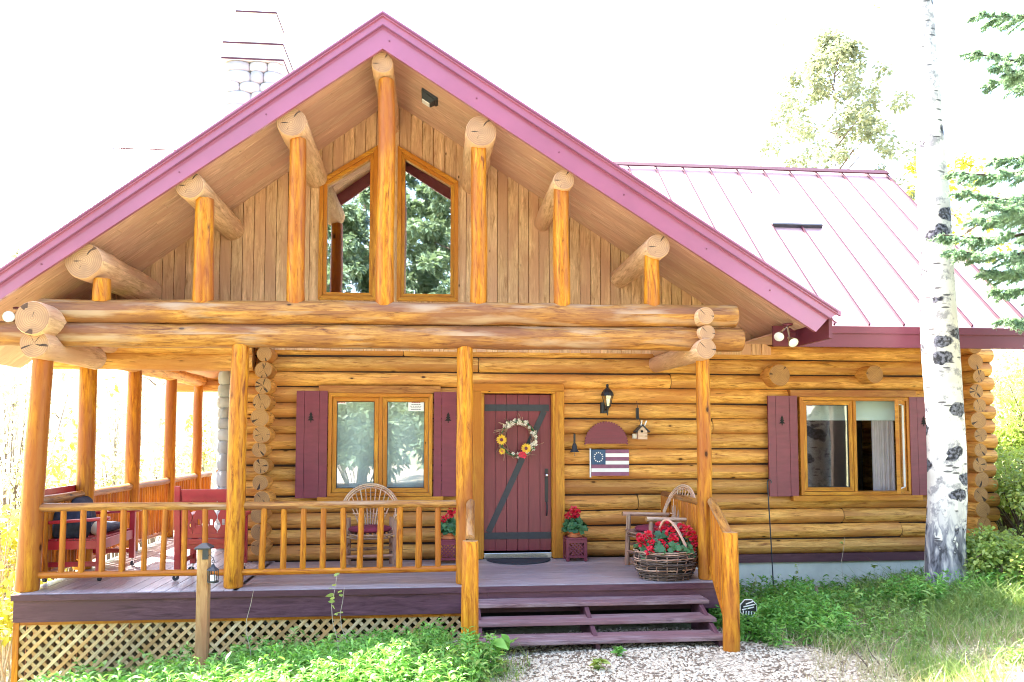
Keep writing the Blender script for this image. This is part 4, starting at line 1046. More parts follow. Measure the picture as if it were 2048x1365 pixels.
for px, py, dy, r in ((1295, 1070, -.1, .045), (1282, 1085, -.12, .05), (1303, 1088, -.16, .045), (1318, 1055, .05, .05), (1340, 1065, -.05, .055), (1347, 1082, -.12, .05), (1322, 1087, -.14, .045), (1300, 1103, -.2, .05), (1356, 1100, -.2, .05), (1375, 1062, -.02, .05), (1385, 1072, -.05, .05), (1390, 1082, -.06, .045), (1386, 1095, -.1, .035), (1363, 1068, .05, .04), (1310, 1075, .02, .045), (1280, 1075, .0, .04), (1330, 1096, -.18, .04), (1362, 1055, .1, .04), (1330, 1050, .1, .045)):
    q = at(px, py, by_+dy); hd.append((q.x, q.y, q.z, r))
geranium(G, (bx_, by_, .25), .33, .27, .24, 260, hd, 9)
# ---- twig chairs
def twig_chair(label, group, scale):
    T = thing('twig_chair', label, 'chair', (0, 0, 0), group); W[T] = Vector((0, 0, 0))
    for sx in (-1, 1):
        mb = MB(); mb.log((sx*.29, -.27, .0), (sx*.275, -.25, .60), .030, .027, seg=10, step=.08, lump=.12); mb.build('leg', ['bark', 'end'], T)
        mb = MB(); mb.log((sx*.26, .27, .0), (sx*.25, .24, .56), .028, .024, seg=10, step=.08, lump=.12); mb.build('leg', ['bark', 'end'], T)
        mb = MB(); mb.log((sx*.30, -.32, .60), (sx*.30, .30, .575), .027, .024, seg=10, step=.08, lump=.1); mb.build('arm', ['twig', 'end'], T)
    mb = MB()
    for y, z in ((-.26, .38), (.25, .38), (-.26, .16), (.25, .18)): mb.log((-.29, y, z), (.29, y, z+.01), .02, .018, seg=8, step=.1, lump=.1)
    for sx in (-1, 1):
        for z in (.36, .14, .24): mb.log((sx*.28, -.27, z), (sx*.26, .27, z), .018, .016, seg=8, step=.1, lump=.1)
    mb.build('stretcher', ['bark', 'end'], T)
    mb = MB()
    for k in range(11): x = -.27+.054*k; mb.log((x, -.30, .40+.01*math.cos(k)), (x, .27, .40), .015, .014, seg=8, step=.12, lump=.1)
    pts = [(-.30, .02, .43), (-.26, -.26, .415), (-.12, -.345, .41), (.12, -.345, .41), (.26, -.26, .415), (.30, .02, .43)]; mb.tube(pts, .009, 6, 0)
    mb.tube([(x*.99, y*.97, z-.04) for x, y, z in pts], .009, 6, 0)
    mb.build('seat', ['bark', 'end'], T)
    bk = MB()
    for j, (wd, hh) in enumerate(((.345, .52), (.325, .50), (.30, .475))):
        pts = [(-wd*.86, .2, .40)]
        for i in range(17): a = math.pi*i/16; pts.append((-wd*math.cos(a), .26+.09*math.sin(a)**.8, .62+(hh-.19)*math.sin(a)))
        pts.append((wd*.86, .2, .40)); bk.tube(pts, .0095, 7)
    for k in range(11):
        u = (k-5)/5; a = math.pi/2-u*1.05; top = (.31*math.cos(a), .335, .62+.30*math.sin(a)); base = (u*.11, .245, .41)
        bk.tube([base, ((base[0]*.6+top[0]*.4), .285, .41+(top[2]-.41)*.45), top], [.009, .008, .006], 6)
    for z, wd in ((.56, .17), (.60, .21)): bk.tube([(-wd, .27, z), (0, .30, z-.01), (wd, .27, z)], .007, 6)
    bk.build('backrest', 'twig', T)
    return T
def seat_cushion(label, group):
    mb = MB(); prof = [(.001, .06), (.17, .062), (.235, .05), (.255, .028), (.235, .008), (.001, .0)]
    mb.lathe(prof[::-1], (0, 0, 0), 24, 0, True, 1, .95); o = mb.build('seat_cushion', 'cushion', None, (0, 0, 0)); return tag(o, label, 'cushion', group)
T1 = twig_chair('bentwood twig armchair facing out below the curtained window', 'bentwood twig armchairs on the porch', 1); K1 = seat_cushion('maroon cushion on the twig chair below the window', 'maroon cushions on the twig chairs')
T2 = copy_tree(T1); T2['label'] = 'bentwood twig armchair turned sideways behind the geranium basket'
K2 = K1.copy(); C.objects.link(K2); K2['label'] = 'maroon cushion on the twig chair behind the geranium basket'
def place(o, x, y, z, rz): o.location = (x, y, z); o.rotation_euler = (0, 0, rz)
tx = ax(743, 9.62); place(T1, tx, 9.55, .004, R(4)); place(K1, tx, 9.53, .425, R(4))
tx2 = ax(1313, 9.22); place(T2, tx2+.02, 9.24, .004, R(-77)); place(K2, tx2-.02, 9.24, .425, R(-77))
# ---- red chairs on casters
def red_chair(wd, label, group):
    T = thing('red_chair', label, 'chair', (0, 0, 0), group); W[T] = Vector((0, 0, 0)); h = wd/2
    for sx in (-1, 1):
        for sy, z1 in ((-1, .64), (1, 1.0)):
            mb = MB(); y = sy*.27; lean = .07 if sy > 0 else 0
            mb.hexa([(sx*h-.03, y-.03, .10), (sx*h+.03, y-.03, .10), (sx*h+.03, y+.03, .10), (sx*h-.03, y+.03, .10), (sx*h-.028, y-.028+lean, z1), (sx*h+.028, y-.028+lean, z1), (sx*h+.028, y+.028+lean, z1), (sx*h-.028, y+.028+lean, z1)])
            lg = mb.build('leg', 'redpaint', T, bev=.004)
            mb = MB(); mb.tube([(sx*h, y, .10), (sx*h, y, .075)], .012, 8, 0); mb.bar((sx*h, y, .075), (sx*h+.02, y, .035), .03, .008, 0, (0, 1, 0))
            mb.tube([(sx*h+.02, y-.013, .033), (sx*h+.02, y+.013, .033)], .032, 16, 1); mb.build('caster', ['steel', 'rubber'], lg)
        mb = MB(); mb.hexa([(sx*h-.045, -.36, .642), (sx*h+.045, -.36, .642), (sx*h+.035, .30, .60), (sx*h-.035, .30, .60), (sx*h-.045, -.36, .675), (sx*h+.045, -.36, .675), (sx*h+.035, .30, .635), (sx*h-.035, .30, .635)]); mb.build('arm', 'redpaint', T, bev=.012)
        mb = MB(); mb.box(sx*h-.012, sx*h+.012, -.24, .24, .16, .21); mb.box(sx*h-.012, sx*h+.012, -.24, .24, .34, .43); mb.build('side_rail', 'redpaint', T, bev=.003)
    mb = MB(); mb.box(-h+.031, h-.031, -.285, -.255, .33, .43); mb.box(-h+.031, h-.031, .245, .27, .33, .40)
    for k in range(6): y = -.25+.085*k; mb.box(-h+.015, h-.015, y, y+.07, .431, .446)
    mb.build('seat', 'redpaint', T, bev=.003)
    mb = MB()
    def bb(x0, x1, z0, z1, t=.012):
        l0, l1 = .27+.07*(z0-.1)/.9, .27+.07*(z1-.1)/.9
        mb.hexa([(x0, l0-t, z0), (x1, l0-t, z0), (x1, l0+t, z0), (x0, l0+t, z0), (x0, l1-t, z1), (x1, l1-t, z1), (x1, l1+t, z1), (x0, l1+t, z1)])
    bb(-h+.03, h-.03, .84, .965); bb(-h+.03, h-.03, .45, .50); bb(-h+.03, h-.03, .385, .44); bb(-h+.031, -h+.05, .386, .964); bb(h-.05, h-.031, .386, .964)
    b = mb.build('backrest', 'redpaint', T, bev=.003)
    n = max(3, round(wd/.135)); 
    for k in range(n):
        x = -h+.03+(wd-.06)*(k+.5)/n; half = (wd-.06)/n*.5; mb = MB(); L_, R_ = [], []
        zs = np.linspace(.50, .84, 17)
        for z in zs:
            u = (z-.5)/.34; wf = .72+.28*math.cos(u*4*math.pi)
            if u < .1 or u > .92: wf = 1
            L_.append((x-half*.93*wf, z)); R_.append((x+half*.93*wf, z))
        for i in range(16): # split so the splat keeps an oval hole
            u = i/16; hole = 4 <= i <= 6
            yy = .27+.07*(zs[i]-.1)/.9
            if hole:
                g = .35; a0, a1 = L_[i], L_[i+1]; c0, c1 = R_[i], R_[i+1]
                mb.prism([a0, (x-half*.25, a0[1]), (x-half*.25, a1[1]), a1], yy-.009, yy+.009); mb.prism([(x+half*.25, c0[1]), c0, c1, (x+half*.25, c1[1])], yy-.009, yy+.009)
            else: mb.prism([L_[i], R_[i], R_[i+1], L_[i+1]], yy-.009, yy+.009)
        mb.build('slat', 'redpaint', b)
    return T
A = red_chair(1.02, 'red wooden settee on casters by the left corner post', 'red wooden seats on casters')
place(A, ax(178, 9.2)-.02, 9.40, .004, R(92))
Bc = red_chair(.56, 'red wooden chair on casters seen from behind beside the middle porch post', 'red wooden seats on casters')
place(Bc, -2.42, 9.14, .004, R(180))
def pad(name, lab, c, sx, sy, sz, rot, mat='navy', cat_='cushion', grp=None):
    mb = MB(); pr = []
    for i in range(9): t = math.pi*i/8; pr.append((max(1e-4, abs(math.sin(t))**.45), -math.copysign(abs(math.cos(t))**.8, math.cos(t))))
    n = 24; b = len(mb.v)
    for r, z in pr:
        for k in range(n+1):
            a = 2*math.pi*k/n; ca, sa = math.cos(a), math.sin(a); q = (abs(ca)**5+abs(sa)**5)**(-1/5)
            lum = 1+.05*mnoise.noise(Vector((ca*2, sa*2, z*2+c[0])))
            mb.v.append((sx*r*q*ca*lum, sy*r*q*sa*lum, sz*z*lum*(1-.35*(r*q*max(abs(ca), abs(sa)))**4)))
    for i in range(8):
        for k in range(n): mb.f.append([b+i*(n+1)+k, b+i*(n+1)+k+1, b+(i+1)*(n+1)+k+1, b+(i+1)*(n+1)+k]); mb.u += [(0, 0)]*4; mb.m.append(0); mb.s.append(True)
    o = mb.build(name, mat, None, (0, 0, 0)); o.location = c; o.rotation_euler = rot; return tag(o, lab, cat_, grp)
ax0 = A.location
pad('seat_cushion', 'dark navy patterned cushion on the far end of the red settee', (ax0.x+.0, ax0.y+.16, .50), .22, .30, .055, (0, 0, 0))
pad('pillow', 'dark navy pillow leaning on the near arm of the red settee', (ax0.x-.06, ax0.y-.36, .60), .19, .17, .07, (R(80), 0, R(6)))
pad('back_cushion', 'dark navy cushion leaning on the back of the red settee', (ax0.x-.17, ax0.y+.20, .66), .19, .24, .06, (0, R(78), 0))
pad('folded_throw', 'small folded white and red throw on the seat of the red settee', (ax0.x+.14, ax0.y-.18, .53), .06, .06, .08, (R(10), R(20), 0), 'cream', 'blanket')
# ---- flood lights
def flood(base, lamps, label):
    L = thing('flood_light', label, 'outdoor light', base, 'flood lights under the eaves')
    mb = MB(); mb.lathe([(.001, .0), (.06, .0), (.055, -.02), (.001, -.025)], base, 16); mb.build('base_plate', 'eave', L)
    for (c, d) in lamps:
        c, d = Vector(c), Vector(d).normalized()
        h = MB(); h.tube([Vector(base)+Vector((0, 0, -.02)), c-d*.10], .012, 8); h.tube([c-d*.13, c-d*.09, c-d*.03, c], [.02, .028, .052, .058], 16); l_ = h.build('lamp_head', 'steel', L)
        h = MB(); h.tube([c+d*.001, c+d*.012, c+d*.02], [.055, .045, .01], 16); h.build('lens', 'bulb', l_)
q0, q1 = at(1558, 674, 8.75), at(1587, 686, 8.7)
flood((at(1575, 650, 8.85).x, 8.85, at(1575, 648, 8.85).z), [((q0.x, q0.y, q0.z), (-.5, -.75, -.5)), ((q1.x, q1.y, q1.z), (.05, -.85, -.55))], 'twin flood lamps under the right end of the gable eave')
q = at(14, 633, 8.35); flood((q.x-.02, 8.62, q.z+.13), [((q.x, 8.38, q.z), (.1, -.95, -.1))], 'single white flood lamp beside the left beam end')
# ---- soffit light
q = at(860, 238, 9.2); zz = sof(q.x)
L = thing('soffit_light', 'small square dark lamp on the sloping gable soffit', 'ceiling light', (q.x, 9.2, zz))
sv = Vector((1, 0, -.628)).normalized(); nv = Vector((-.628, 0, -1)).normalized(); c0 = Vector((q.x, 9.2, zz)); yv = Vector((0, 1, 0))
mb = MB(); 
def sbox(m_, a, b, h0, h1, mi=0):
    k = [c0+sv*sx*w_+yv*sy*w_+nv*h for h, w_ in ((h0, a), (h1, b)) for sx, sy in ((-1, -1), (1, -1), (1, 1), (-1, 1))]; m_.hexa(k, mi)
sbox(mb, .11, .10, .002, .03); sbox(mb, .085, .06, .031, .09); mb.build('lamp_body', 'strap', L)
mb = MB(); sbox(mb, .05, .048, .091, .10); mb.build('lens', 'bulb', L)
# ---- path light post with hanging lantern
pl = at(407, 1180, 7.3); gx = pl.x; zt = at(407, 1098, 7.3).z
L = thing('path_light_post', 'square wooden light post with dark pyramid cap among the plants', 'light post', (gx, 7.3, gz(gx, 7.3)))
mb = MB(); mb.box(gx-.048, gx+.048, 7.252, 7.348, gz(gx, 7.3)-.1, zt); mb.build('post', 'postpath', L, bev=.004)
mb = MB(); mb.box(gx-.065, gx+.065, 7.235, 7.365, zt+.001, zt+.012); mb.hexa([(gx-.072, 7.228, zt+.0125), (gx+.072, 7.228, zt+.0125), (gx+.072, 7.372, zt+.0125), (gx-.072, 7.372, zt+.0125), (gx-.02, 7.28, zt+.05), (gx+.02, 7.28, zt+.05), (gx+.02, 7.32, zt+.05), (gx-.02, 7.32, zt+.05)]); mb.box(gx+.0, gx+.05, 7.24, 7.25, zt-.085, zt-.003); mb.build('cap', 'strap', L)
q = at(426, 1148, 7.24)
L2 = thing('hanging_lantern', 'small black candle lantern hanging on the path light post', 'lantern', (q.x, q.y, q.z))
mb = MB(); mb.lathe([(.001, .085), (.012, .08), (.02, .062), (.052, .036), (.055, .03), (.001, .03)], q, 6, 0, False); mb.build('lantern_roof', 'strap', L2)
mb = MB(); mb.lathe([(.001, -.075), (.05, -.075), (.05, -.062), (.001, -.062)], q, 6, 0, False)
for k in range(6): a = math.pi*k/3; mb.tube([(q.x+.045*math.cos(a), q.y+.045*math.sin(a), q.z-.065), (q.x+.045*math.cos(a), q.y+.045*math.sin(a), q.z+.032)], .0035, 6)
mb.build('lantern_frame', 'iron', L2)
mb = MB(); mb.tube([(q.x, q.y, q.z-.06), (q.x, q.y, q.z-.01)], .022, 12); mb.build('candle', 'white', L2)
mb = MB(); pts = [(gx+.045, 7.26, q.z+.15), (gx+.06, 7.25, q.z+.165), (q.x, q.y, q.z+.135)]+[(q.x+.012*math.sin(t), q.y, q.z+.105+.012*math.cos(t)) for t in np.linspace(0, 6.28, 10)]; mb.tube(pts, .003, 6); mb.build('hook', 'iron', L2)
# ---- shepherd hook, octagonal yard sign, stake
x0, y0_ = ax(1543, 9.6), 9.6; g0 = gz(x0, y0_); zt = az(955, 9.6, 1540)
mb = MB(); xt = ax(1533, 9.6); pts = [(x0, y0_, g0-.1), ((x0+xt)/2, y0_, (g0+zt)/2), (xt, y0_, zt-.06)]+[(xt+.025-.025*math.cos(t), y0_, zt-.06+.03*math.sin(t)) for t in np.linspace(.3, 3.6, 8)]
mb.tube(pts, .008, 8); tag(mb.build('garden_hook', 'strap', None, (x0, y0_, g0)), 'thin dark metal garden hook standing before the left shutter of the right window', 'garden hook')
q = at(1497, 1217, 7.9); S = thing('yard_sign', 'small octagonal black and white striped sign among the plants by the steps', 'sign', (q.x, 7.9, gz(q.x, 7.9)))
oc = lambda r: [(q.x+r*math.cos(math.pi/8+math.pi*k/4), q.z+r*math.sin(math.pi/8+math.pi*k/4)) for k in range(8)]
mb = MB(); mb.prism(oc(.096), 7.9, 7.912, 0); mb.prism(oc(.088), 7.896, 7.8995, 1); mb.build('panel', ['white', 'iron'], S)
mb = MB()
for k, (dz, x0_, x1_) in enumerate(((.055, -.03, .045), (.028, -.055, .07), (.0, -.07, .055))): mb.bar((q.x+x0_, 7.8935, q.z+dz-.012), (q.x+x1_, 7.8935, q.z+dz+.012), .003, .011, 0, (0, 1, 0))
for k in range(5): mb.bar((q.x-.055+.028*k, 7.8935, q.z-.02-.004*k), (q.x-.062+.030*k, 7.8935, q.z-.068), .003, .010, 0, (0, 1, 0))
mb.build('stripe', 'white', S)
mb = MB(); mb.box(q.x-.008, q.x+.008, 7.913, 7.925, gz(q.x, 7.9)-.1, q.z+.02); mb.build('stake', 'strap', S)
q = at(1633, 1190, 9.0); g0 = gz(q.x, 9.); mb = MB(); mb.log((q.x, 9., g0-.05), (q.x, 9., q.z+.10), .020, .018, seg=8, step=.06); tag(mb.build('wooden_stake', ['greywood', 'greywood'], None, (q.x, 9., g0)), 'short grey wooden stake standing in the herbs below the right window', 'stake')
# ================================================================== TREES AND PLANTS
def cluster_leaves(rg, centers, radii, per, L, Wd, name, mat, par=None, loc=None, prof=OVAL, droop=.3, flat=1.):
    n = per*len(centers); c = np.repeat(centers, per, 0); rr = np.repeat(radii, per)
    d = norm(rg.normal(size=(n, 3))); P = c+d*(rg.uniform(0, 1, n)**.45*rr)[:, None]*np.array([1, 1, flat])
    D = d+rg.normal(size=(n, 3))*.7; bend = np.tile(np.array([0, 0, -droop]), (n, 1))
    V, Fq = strips(P, D, rg.uniform(.6, 1.25, n)*L, rg.uniform(.7, 1.2, n)*Wd, bend, prof, rg)
    return mesh_np(name, V, Fq, mat, par, loc)
# ---- foreground birch
bx0 = ax(1892, 8.55); bt = thing('birch_tree', 'big white birch trunk with dark eye scars standing before the right eave', 'tree', (bx0, 8.55, -.32))
mb = MB(); pts = []; rs = []
for py, px, wd in ((1230, 1895, 92), (1150, 1893, 84), (1080, 1890, 76), (1000, 1894, 74), (900, 1893, 74), (800, 1887, 72), (700, 1880, 74), (600, 1876, 70), (500, 1872, 66), (400, 1867, 62), (300, 1861, 54), (200, 1857, 50), (100, 1851, 44), (0, 1845, 40), (-150, 1838, 36), (-350, 1830, 30), (-600, 1826, 24), (-900, 1822, 14)):
    q = at(px, py, 8.55); pts.append(q); rs.append(wd*8.55/F/2)
mb.tube(pts, rs, 28, 0, None, .06, 4.); mb.build('trunk', 'birch', bt)
rg = np.random.default_rng(40); cen = []; mb = MB()
for k in range(22):
    z = random.uniform(7.0, 12.); b = pts[-1].lerp(pts[-6], max(0, min(1, (pts[-1].z-z)/(pts[-1].z-pts[-6].z)))) ; b = Vector((pts[-4].x, 8.55, z))
    a = random.uniform(0, 6.28); L_ = random.uniform(1., 2.2); e = b+Vector((math.cos(a)*L_, math.sin(a)*L_, random.uniform(.3, 1.))); mb.tube([b, b.lerp(e, .5)+Vector((0, 0, .15)), e], [.035, .02, .006], 6)
    for j in range(5): cen.append(tuple(b.lerp(e, random.uniform(.45, 1.05))+Vector((random.gauss(0, .25), random.gauss(0, .25), random.gauss(0, .2)))))
mb.build('branches', 'birch', bt)
cluster_leaves(rg, np.array(cen), np.full(len(cen), .42), 34, .07, .028, 'crown', 'aspenleaf', bt)
# ---- spruce at the right edge
sx_, sy_ = 6.62, 7.5; sp_ = thing('spruce_tree', 'green spruce whose boughs reach in at the right edge of the picture', 'tree', (sx_, sy_, gz(sx_, sy_)))
mb = MB(); mb.tube([(sx_, sy_, gz(sx_, sy_)-.2), (sx_, sy_, 3), (sx_+.03, sy_, 6), (sx_, sy_, 10.5)], [.16, .13, .085, .01], 14, 0, None, .06); mb.build('trunk', 'spbark', sp_)
rg = np.random.default_rng(8); rnd = random.Random(8); mb = MB(); NP, NDv, NL = [], [], []
boughs = []
for px, py, dy in ((1958, 30, .1), (1945, 105, -.2), (1975, 165, .25), (1905, 345, .1), (1925, 385, -.25), (1885, 470, .05), (1905, 500, -.2), (1950, 440, .35), (1960, 540, -.1), (1985, 580, .2), (2008, 640, 0), (1965, 405, -.5), (1990, 320, .3), (2000, 130, -.4)):
    q = at(px, py, sy_+dy-.1); boughs.append(q)
for k in range(70):
    z = rnd.uniform(2.3, 10.2); a = rnd.uniform(-1.35, 1.5); L_ = max(.25, 1.55*(1-(z-2)/9.)); boughs.append(Vector((sx_+math.cos(a)*L_, sy_+math.sin(a)*L_, z-.25)))
for q in boughs:
    L_ = math.hypot(q.x-sx_, q.y-sy_); b = Vector((sx_, sy_, q.z+.10+.12*L_)); d = q-b; pts_ = []
    for i in range(7): t = i/6; pts_.append(b.lerp(q, t)+Vector((0, 0, -.14*L_*math.sin(math.pi*t)*.6)))
    mb.tube(pts_, [.022*(1-t/7)+.003 for t in range(7)], 6)
    side = Vector((-d.y, d.x, 0)).normalized()
    for k in range(int(20+L_*22)):
        t = rnd.uniform(.18, 1.); i = min(5, int(t*6)); o_ = pts_[i].lerp(pts_[i+1], t*6-i)
        sgn = rnd.choice((-1, 1)); l2 = (.10+.30*(1-t))*rnd.uniform(.6, 1.2); dd = (d.normalized()*rnd.uniform(.5, 1.)+side*sgn*rnd.uniform(.5, 1.)+Vector((0, 0, rnd.uniform(-.55, .1)))).normalized()
        m_ = int(50+l2*300)
        tt = rg.uniform(0, 1, m_); P = np.array(o_)+np.array(dd)*(tt*l2)[:, None]; NP.append(P)
        NDv.append(np.array(dd)*.9+rg.normal(size=(m_, 3))*.55); NL.append(rg.uniform(.028, .055, m_))
NP, NDv, NL = np.concatenate(NP), np.concatenate(NDv), np.concatenate(NL)
mb.build('branches', 'spbark', sp_)
V, Fq = strips(NP, NDv, NL, np.full(len(NP), .0050), np.zeros_like(NP), [1., .6], rg); mesh_np('crown', V, Fq, 'needle', sp_)
# ---- aspen beyond the roof
def aspen(x, y, h, cr, mat, label, group=None, seed=1, L=.16, per=26, ncl=150, z0=.45, white=True, sx=1.):
    rnd = random.Random(seed); rg = np.random.default_rng(seed); g = gz(x, y)
    T = thing('aspen_tree', label, 'tree', (x, y, g), group)
    mb = MB(); mb.tube([(x, y, g-.2), (x+.1, y, g+h*.5), (x, y, g+h*.97)], [.013*h+.04, .009*h+.02, .01], 10, 0, None, .08); mb.build('trunk', ('palebark' if h < 11.5 else 'birch') if white else 'spbark', T)
    cen, rad = [], []; mb = MB()
    for k in range(ncl):
        t = rnd.random(); z = g+h*(z0+(1-z0)*t); prof = math.sin(math.pi*min(1, .18+.82*t)**.8)**.7; a = rnd.uniform(0, 6.28); rr = cr*prof*math.sqrt(rnd.random())*1.05
        if math.sin(a*3+z*1.3+seed) > .72: continue
        c = Vector((x+sx*rr*math.cos(a), y+rr*math.sin(a), z)); cen.append(tuple(c)); rad.append(rnd.uniform(.25, .6)*cr*.28)
        if k % 4 == 0: b = Vector((x, y, z-rr*.5)); mb.tube([b, b.lerp(c, .5)+Vector((0, 0, .1)), c], [.03, .02, .006], 5)
    mb.build('branches', 'stemm', T)
    cluster_leaves(rg, np.array(cen), np.array(rad), per, L, L*.42, 'crown', mat, T)
    return T
aspen(15.9, 30, 15.2, 3.3, 'leafmid', 'pale leafy aspen rising behind the right end of the roof', seed=3, L=.16, per=64, ncl=260, z0=.42)
# ---- shrubs
def shrub(x, y, h, r, mat, label, group, seed, L=.08, n=40, per=34, twiggy=14):
    rnd = random.Random(seed); rg = np.random.default_rng(seed); g = gz(x, y)
    T = thing('shrub', label, 'shrub', (x, y, g), group)
    mb = MB(); cen, rad = [], []
    for k in range(twiggy):
        a = rnd.uniform(0, 6.28); lean = rnd.uniform(.1, 1.)*r; tip = Vector((x+lean*math.cos(a), y+lean*math.sin(a), g+h*rnd.uniform(.6, 1.02)))
        b = Vector((x+.1*math.cos(a), y+.1*math.sin(a), g-.05)); mid = b.lerp(tip, .5)+Vector((rnd.gauss(0, .06), rnd.gauss(0, .06), .1*h)); mb.tube([b, mid, tip], [.016, .011, .004], 5)
        for j in range(3):
            s = mid.lerp(tip, rnd.random()); e = s+Vector((rnd.gauss(0, .25)*r, rnd.gauss(0, .25)*r, rnd.uniform(.05, .3)*h)); mb.tube([s, e], [.006, .002], 4)
            if rnd.random() < n/60.: cen.append(tuple(e)); rad.append(rnd.uniform(.12, .3)*r)
        cen.append(tuple(mid.lerp(tip, rnd.uniform(.3, 1)))); rad.append(rnd.uniform(.15, .35)*r)
    mb.build('stems', 'deadstem' if mat == 'leafy' else 'stemm', T)
    cluster_leaves(rg, np.array(cen), np.array(rad), per, L, L*.36, 'foliage', mat, T); return T
# left, beyond the side porch
gl = 'shrubs on the slope beyond the side porch'
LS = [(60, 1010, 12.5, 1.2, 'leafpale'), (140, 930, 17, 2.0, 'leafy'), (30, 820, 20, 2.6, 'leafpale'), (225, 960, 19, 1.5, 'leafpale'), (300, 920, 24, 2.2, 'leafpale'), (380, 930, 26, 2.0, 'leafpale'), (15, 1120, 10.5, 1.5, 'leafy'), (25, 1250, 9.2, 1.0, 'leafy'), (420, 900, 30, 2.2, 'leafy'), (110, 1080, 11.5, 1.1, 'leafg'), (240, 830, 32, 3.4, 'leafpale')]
LBL = ['pale green shrub low beside the left corner post', 'tall yellow-leaved shrub between the two left porch posts', 'loose tall shrub at the far left edge', 'pale grey-green shrub above the side railing', 'thin pale shrub beyond the side railing between the third and fourth posts', 'thin pale shrub beyond the far end of the side porch', 'yellow-green bush below the left edge of the deck', 'yellow bush lowest at the left edge of the lattice', 'pale yellow shrub farthest beyond the side porch', 'small green bush behind the left corner post', 'thin grey-green thicket far behind the side posts']
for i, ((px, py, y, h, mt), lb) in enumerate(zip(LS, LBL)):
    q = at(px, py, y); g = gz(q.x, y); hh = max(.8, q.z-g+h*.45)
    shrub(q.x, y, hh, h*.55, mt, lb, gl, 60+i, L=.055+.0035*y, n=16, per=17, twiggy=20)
gb = 'slender bare aspens on the slope beyond the side porch'
for i, (px, y, h) in enumerate(((20, 22, 9), (118, 30, 10), (146, 24, 8.5), (228, 34, 11), (310, 27, 9), (372, 38, 11), (425, 30, 10))):
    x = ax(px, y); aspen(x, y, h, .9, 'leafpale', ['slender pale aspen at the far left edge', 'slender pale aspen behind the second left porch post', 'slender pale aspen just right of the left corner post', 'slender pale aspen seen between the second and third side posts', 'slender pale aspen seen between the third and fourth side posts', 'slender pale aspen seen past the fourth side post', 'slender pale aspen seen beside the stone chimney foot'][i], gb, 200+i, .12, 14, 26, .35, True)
gr_ = 'shrubs on the bank right of the cabin'
RS = [(2020, 880, 13.5, .9, 'leafg'), (2045, 760, 17, 1.5, 'leafpale'), (2010, 1010, 11.5, .8, 'leafg'), (2060, 960, 10.5, .9, 'leafg'), (1972, 1110, 8.5, .42, 'leafg'), (2030, 1120, 8.4, .6, 'leafg'), (1830, 350, 26, 1.6, 'leafy'), (1925, 345, 24, 1.5, 'leafy'), (2100, 820, 13, 1.6, 'leafg'), (2120, 1000, 9.6, 1.0, 'leafg')]
RB = ['green shrub beside the corner log ends', 'tall pale shrub farthest up the right bank', 'green bush at the foot of the corner logs', 'green bush at the right edge below the eave', 'small green bush just right of the birch foot', 'light green bush at the right edge in the grass', 'yellow treetop showing past the roof end left of the birch', 'yellow treetop showing just right of the birch', 'leafy shrub outside the right edge', 'light green bush beyond the right edge in the grass']
for i, ((px, py, y, h, mt), lb) in enumerate(zip(RS, RB)):
    q = at(px, py, y); g = gz(q.x, y); hh = max(.5, q.z-g+h*.3)
    if i in (6, 7): aspen(q.x, y, hh, 1.6, 'leafy', lb, None, 90+i, .14, 26, 60, .5, True)
    else: shrub(q.x, y, hh, h, mt, lb, gr_, 80+i, L=.03+.0025*y, n=60, per=60, twiggy=22)
# ---- herbs in front of the lattice and beside the steps (uncountable ground cover)
def herbs(name, pts, hts, mat, seed, leaves=15, L=.13, Wd=.017):
    rg = np.random.default_rng(seed); P, D, LL, WW, BB = [], [], [], [], []
    for (x, y), h in zip(pts, hts):
        g = gz(x, y); n = int(leaves*rg.uniform(.7, 1.3)); a = rg.uniform(0, 6.28, n); t = rg.uniform(.05, 1., n)
        lx, ly = rg.normal(0, .12, 2)
        P.append(np.stack([x+lx*h*t, y+ly*h*t, g+h*t], 1)); up = .35+.9*t**2
        D.append(np.stack([np.cos(a), np.sin(a), up], 1)); s = rg.uniform(.75, 1.25)
        LL.append(L*s*(1.15-.5*t)*rg.uniform(.8, 1.2, n)); WW.append(Wd*s*(1.1-.4*t)); BB.append(np.stack([np.zeros(n), np.zeros(n), -rg.uniform(.3, .8, n)], 1))
        k = 1; P.append(np.array([[x, y, g-.02]])); D.append(np.array([[lx, ly, 1.]])); LL.append(np.array([h])); WW.append(np.array([.004])); BB.append(np.zeros((1, 3)))
    V, Fq = strips(np.concatenate(P), np.concatenate(D), np.concatenate(LL), np.concatenate(WW), np.concatenate(BB), LEAF, rg)
    return tag(mesh_np(name, V, Fq, mat), kind='stuff')
rg = np.random.default_rng(78); pts_, hts = [], []
for k in range(330):
    x, y = rg.uniform(-4.3, .6), rg.uniform(5.9, 8.1); d = mnoise.noise(Vector((x*1.1, y*1.1, 31.)))
    if d < -.02 or (x > .1 and y > 7.1): continue
    pts_.append((x, y)); hts.append((.27+.12*d)*rg.uniform(.7, 1.25)*min(1, max(.4, (x+4.9)/1.3)))
for k in range(120):
    x, y = rg.uniform(3.2, 6.9), rg.uniform(7.6, 10.0)
    pts_.append((x, y)); hts.append(rg.uniform(.18, .36))
herbs('herb_bed', pts_, hts, 'leafb', 7, 13, .13, .020)
rg = np.random.default_rng(77); pts_, hts = [], []
for k in range(2300):
    x, y = rg.uniform(-4.6, .75), rg.uniform(5.6, 8.15)
    d = mnoise.noise(Vector((x*1.6, y*1.6, 2.)))
    if x > .2 and y > 7.2: continue
    if x > .62-.3*(7.3-y)+.1*d: continue
    if x < -3.6 and y > 7.55+.2*d: continue
    h = (.23+.11*d)*min(1, max(.35, (x+4.9)/1.6)); hts.append(max(.1, h*rg.uniform(.6, 1.2)*(1.25 if y < 7.2 else 1.))); pts_.append((x, y))
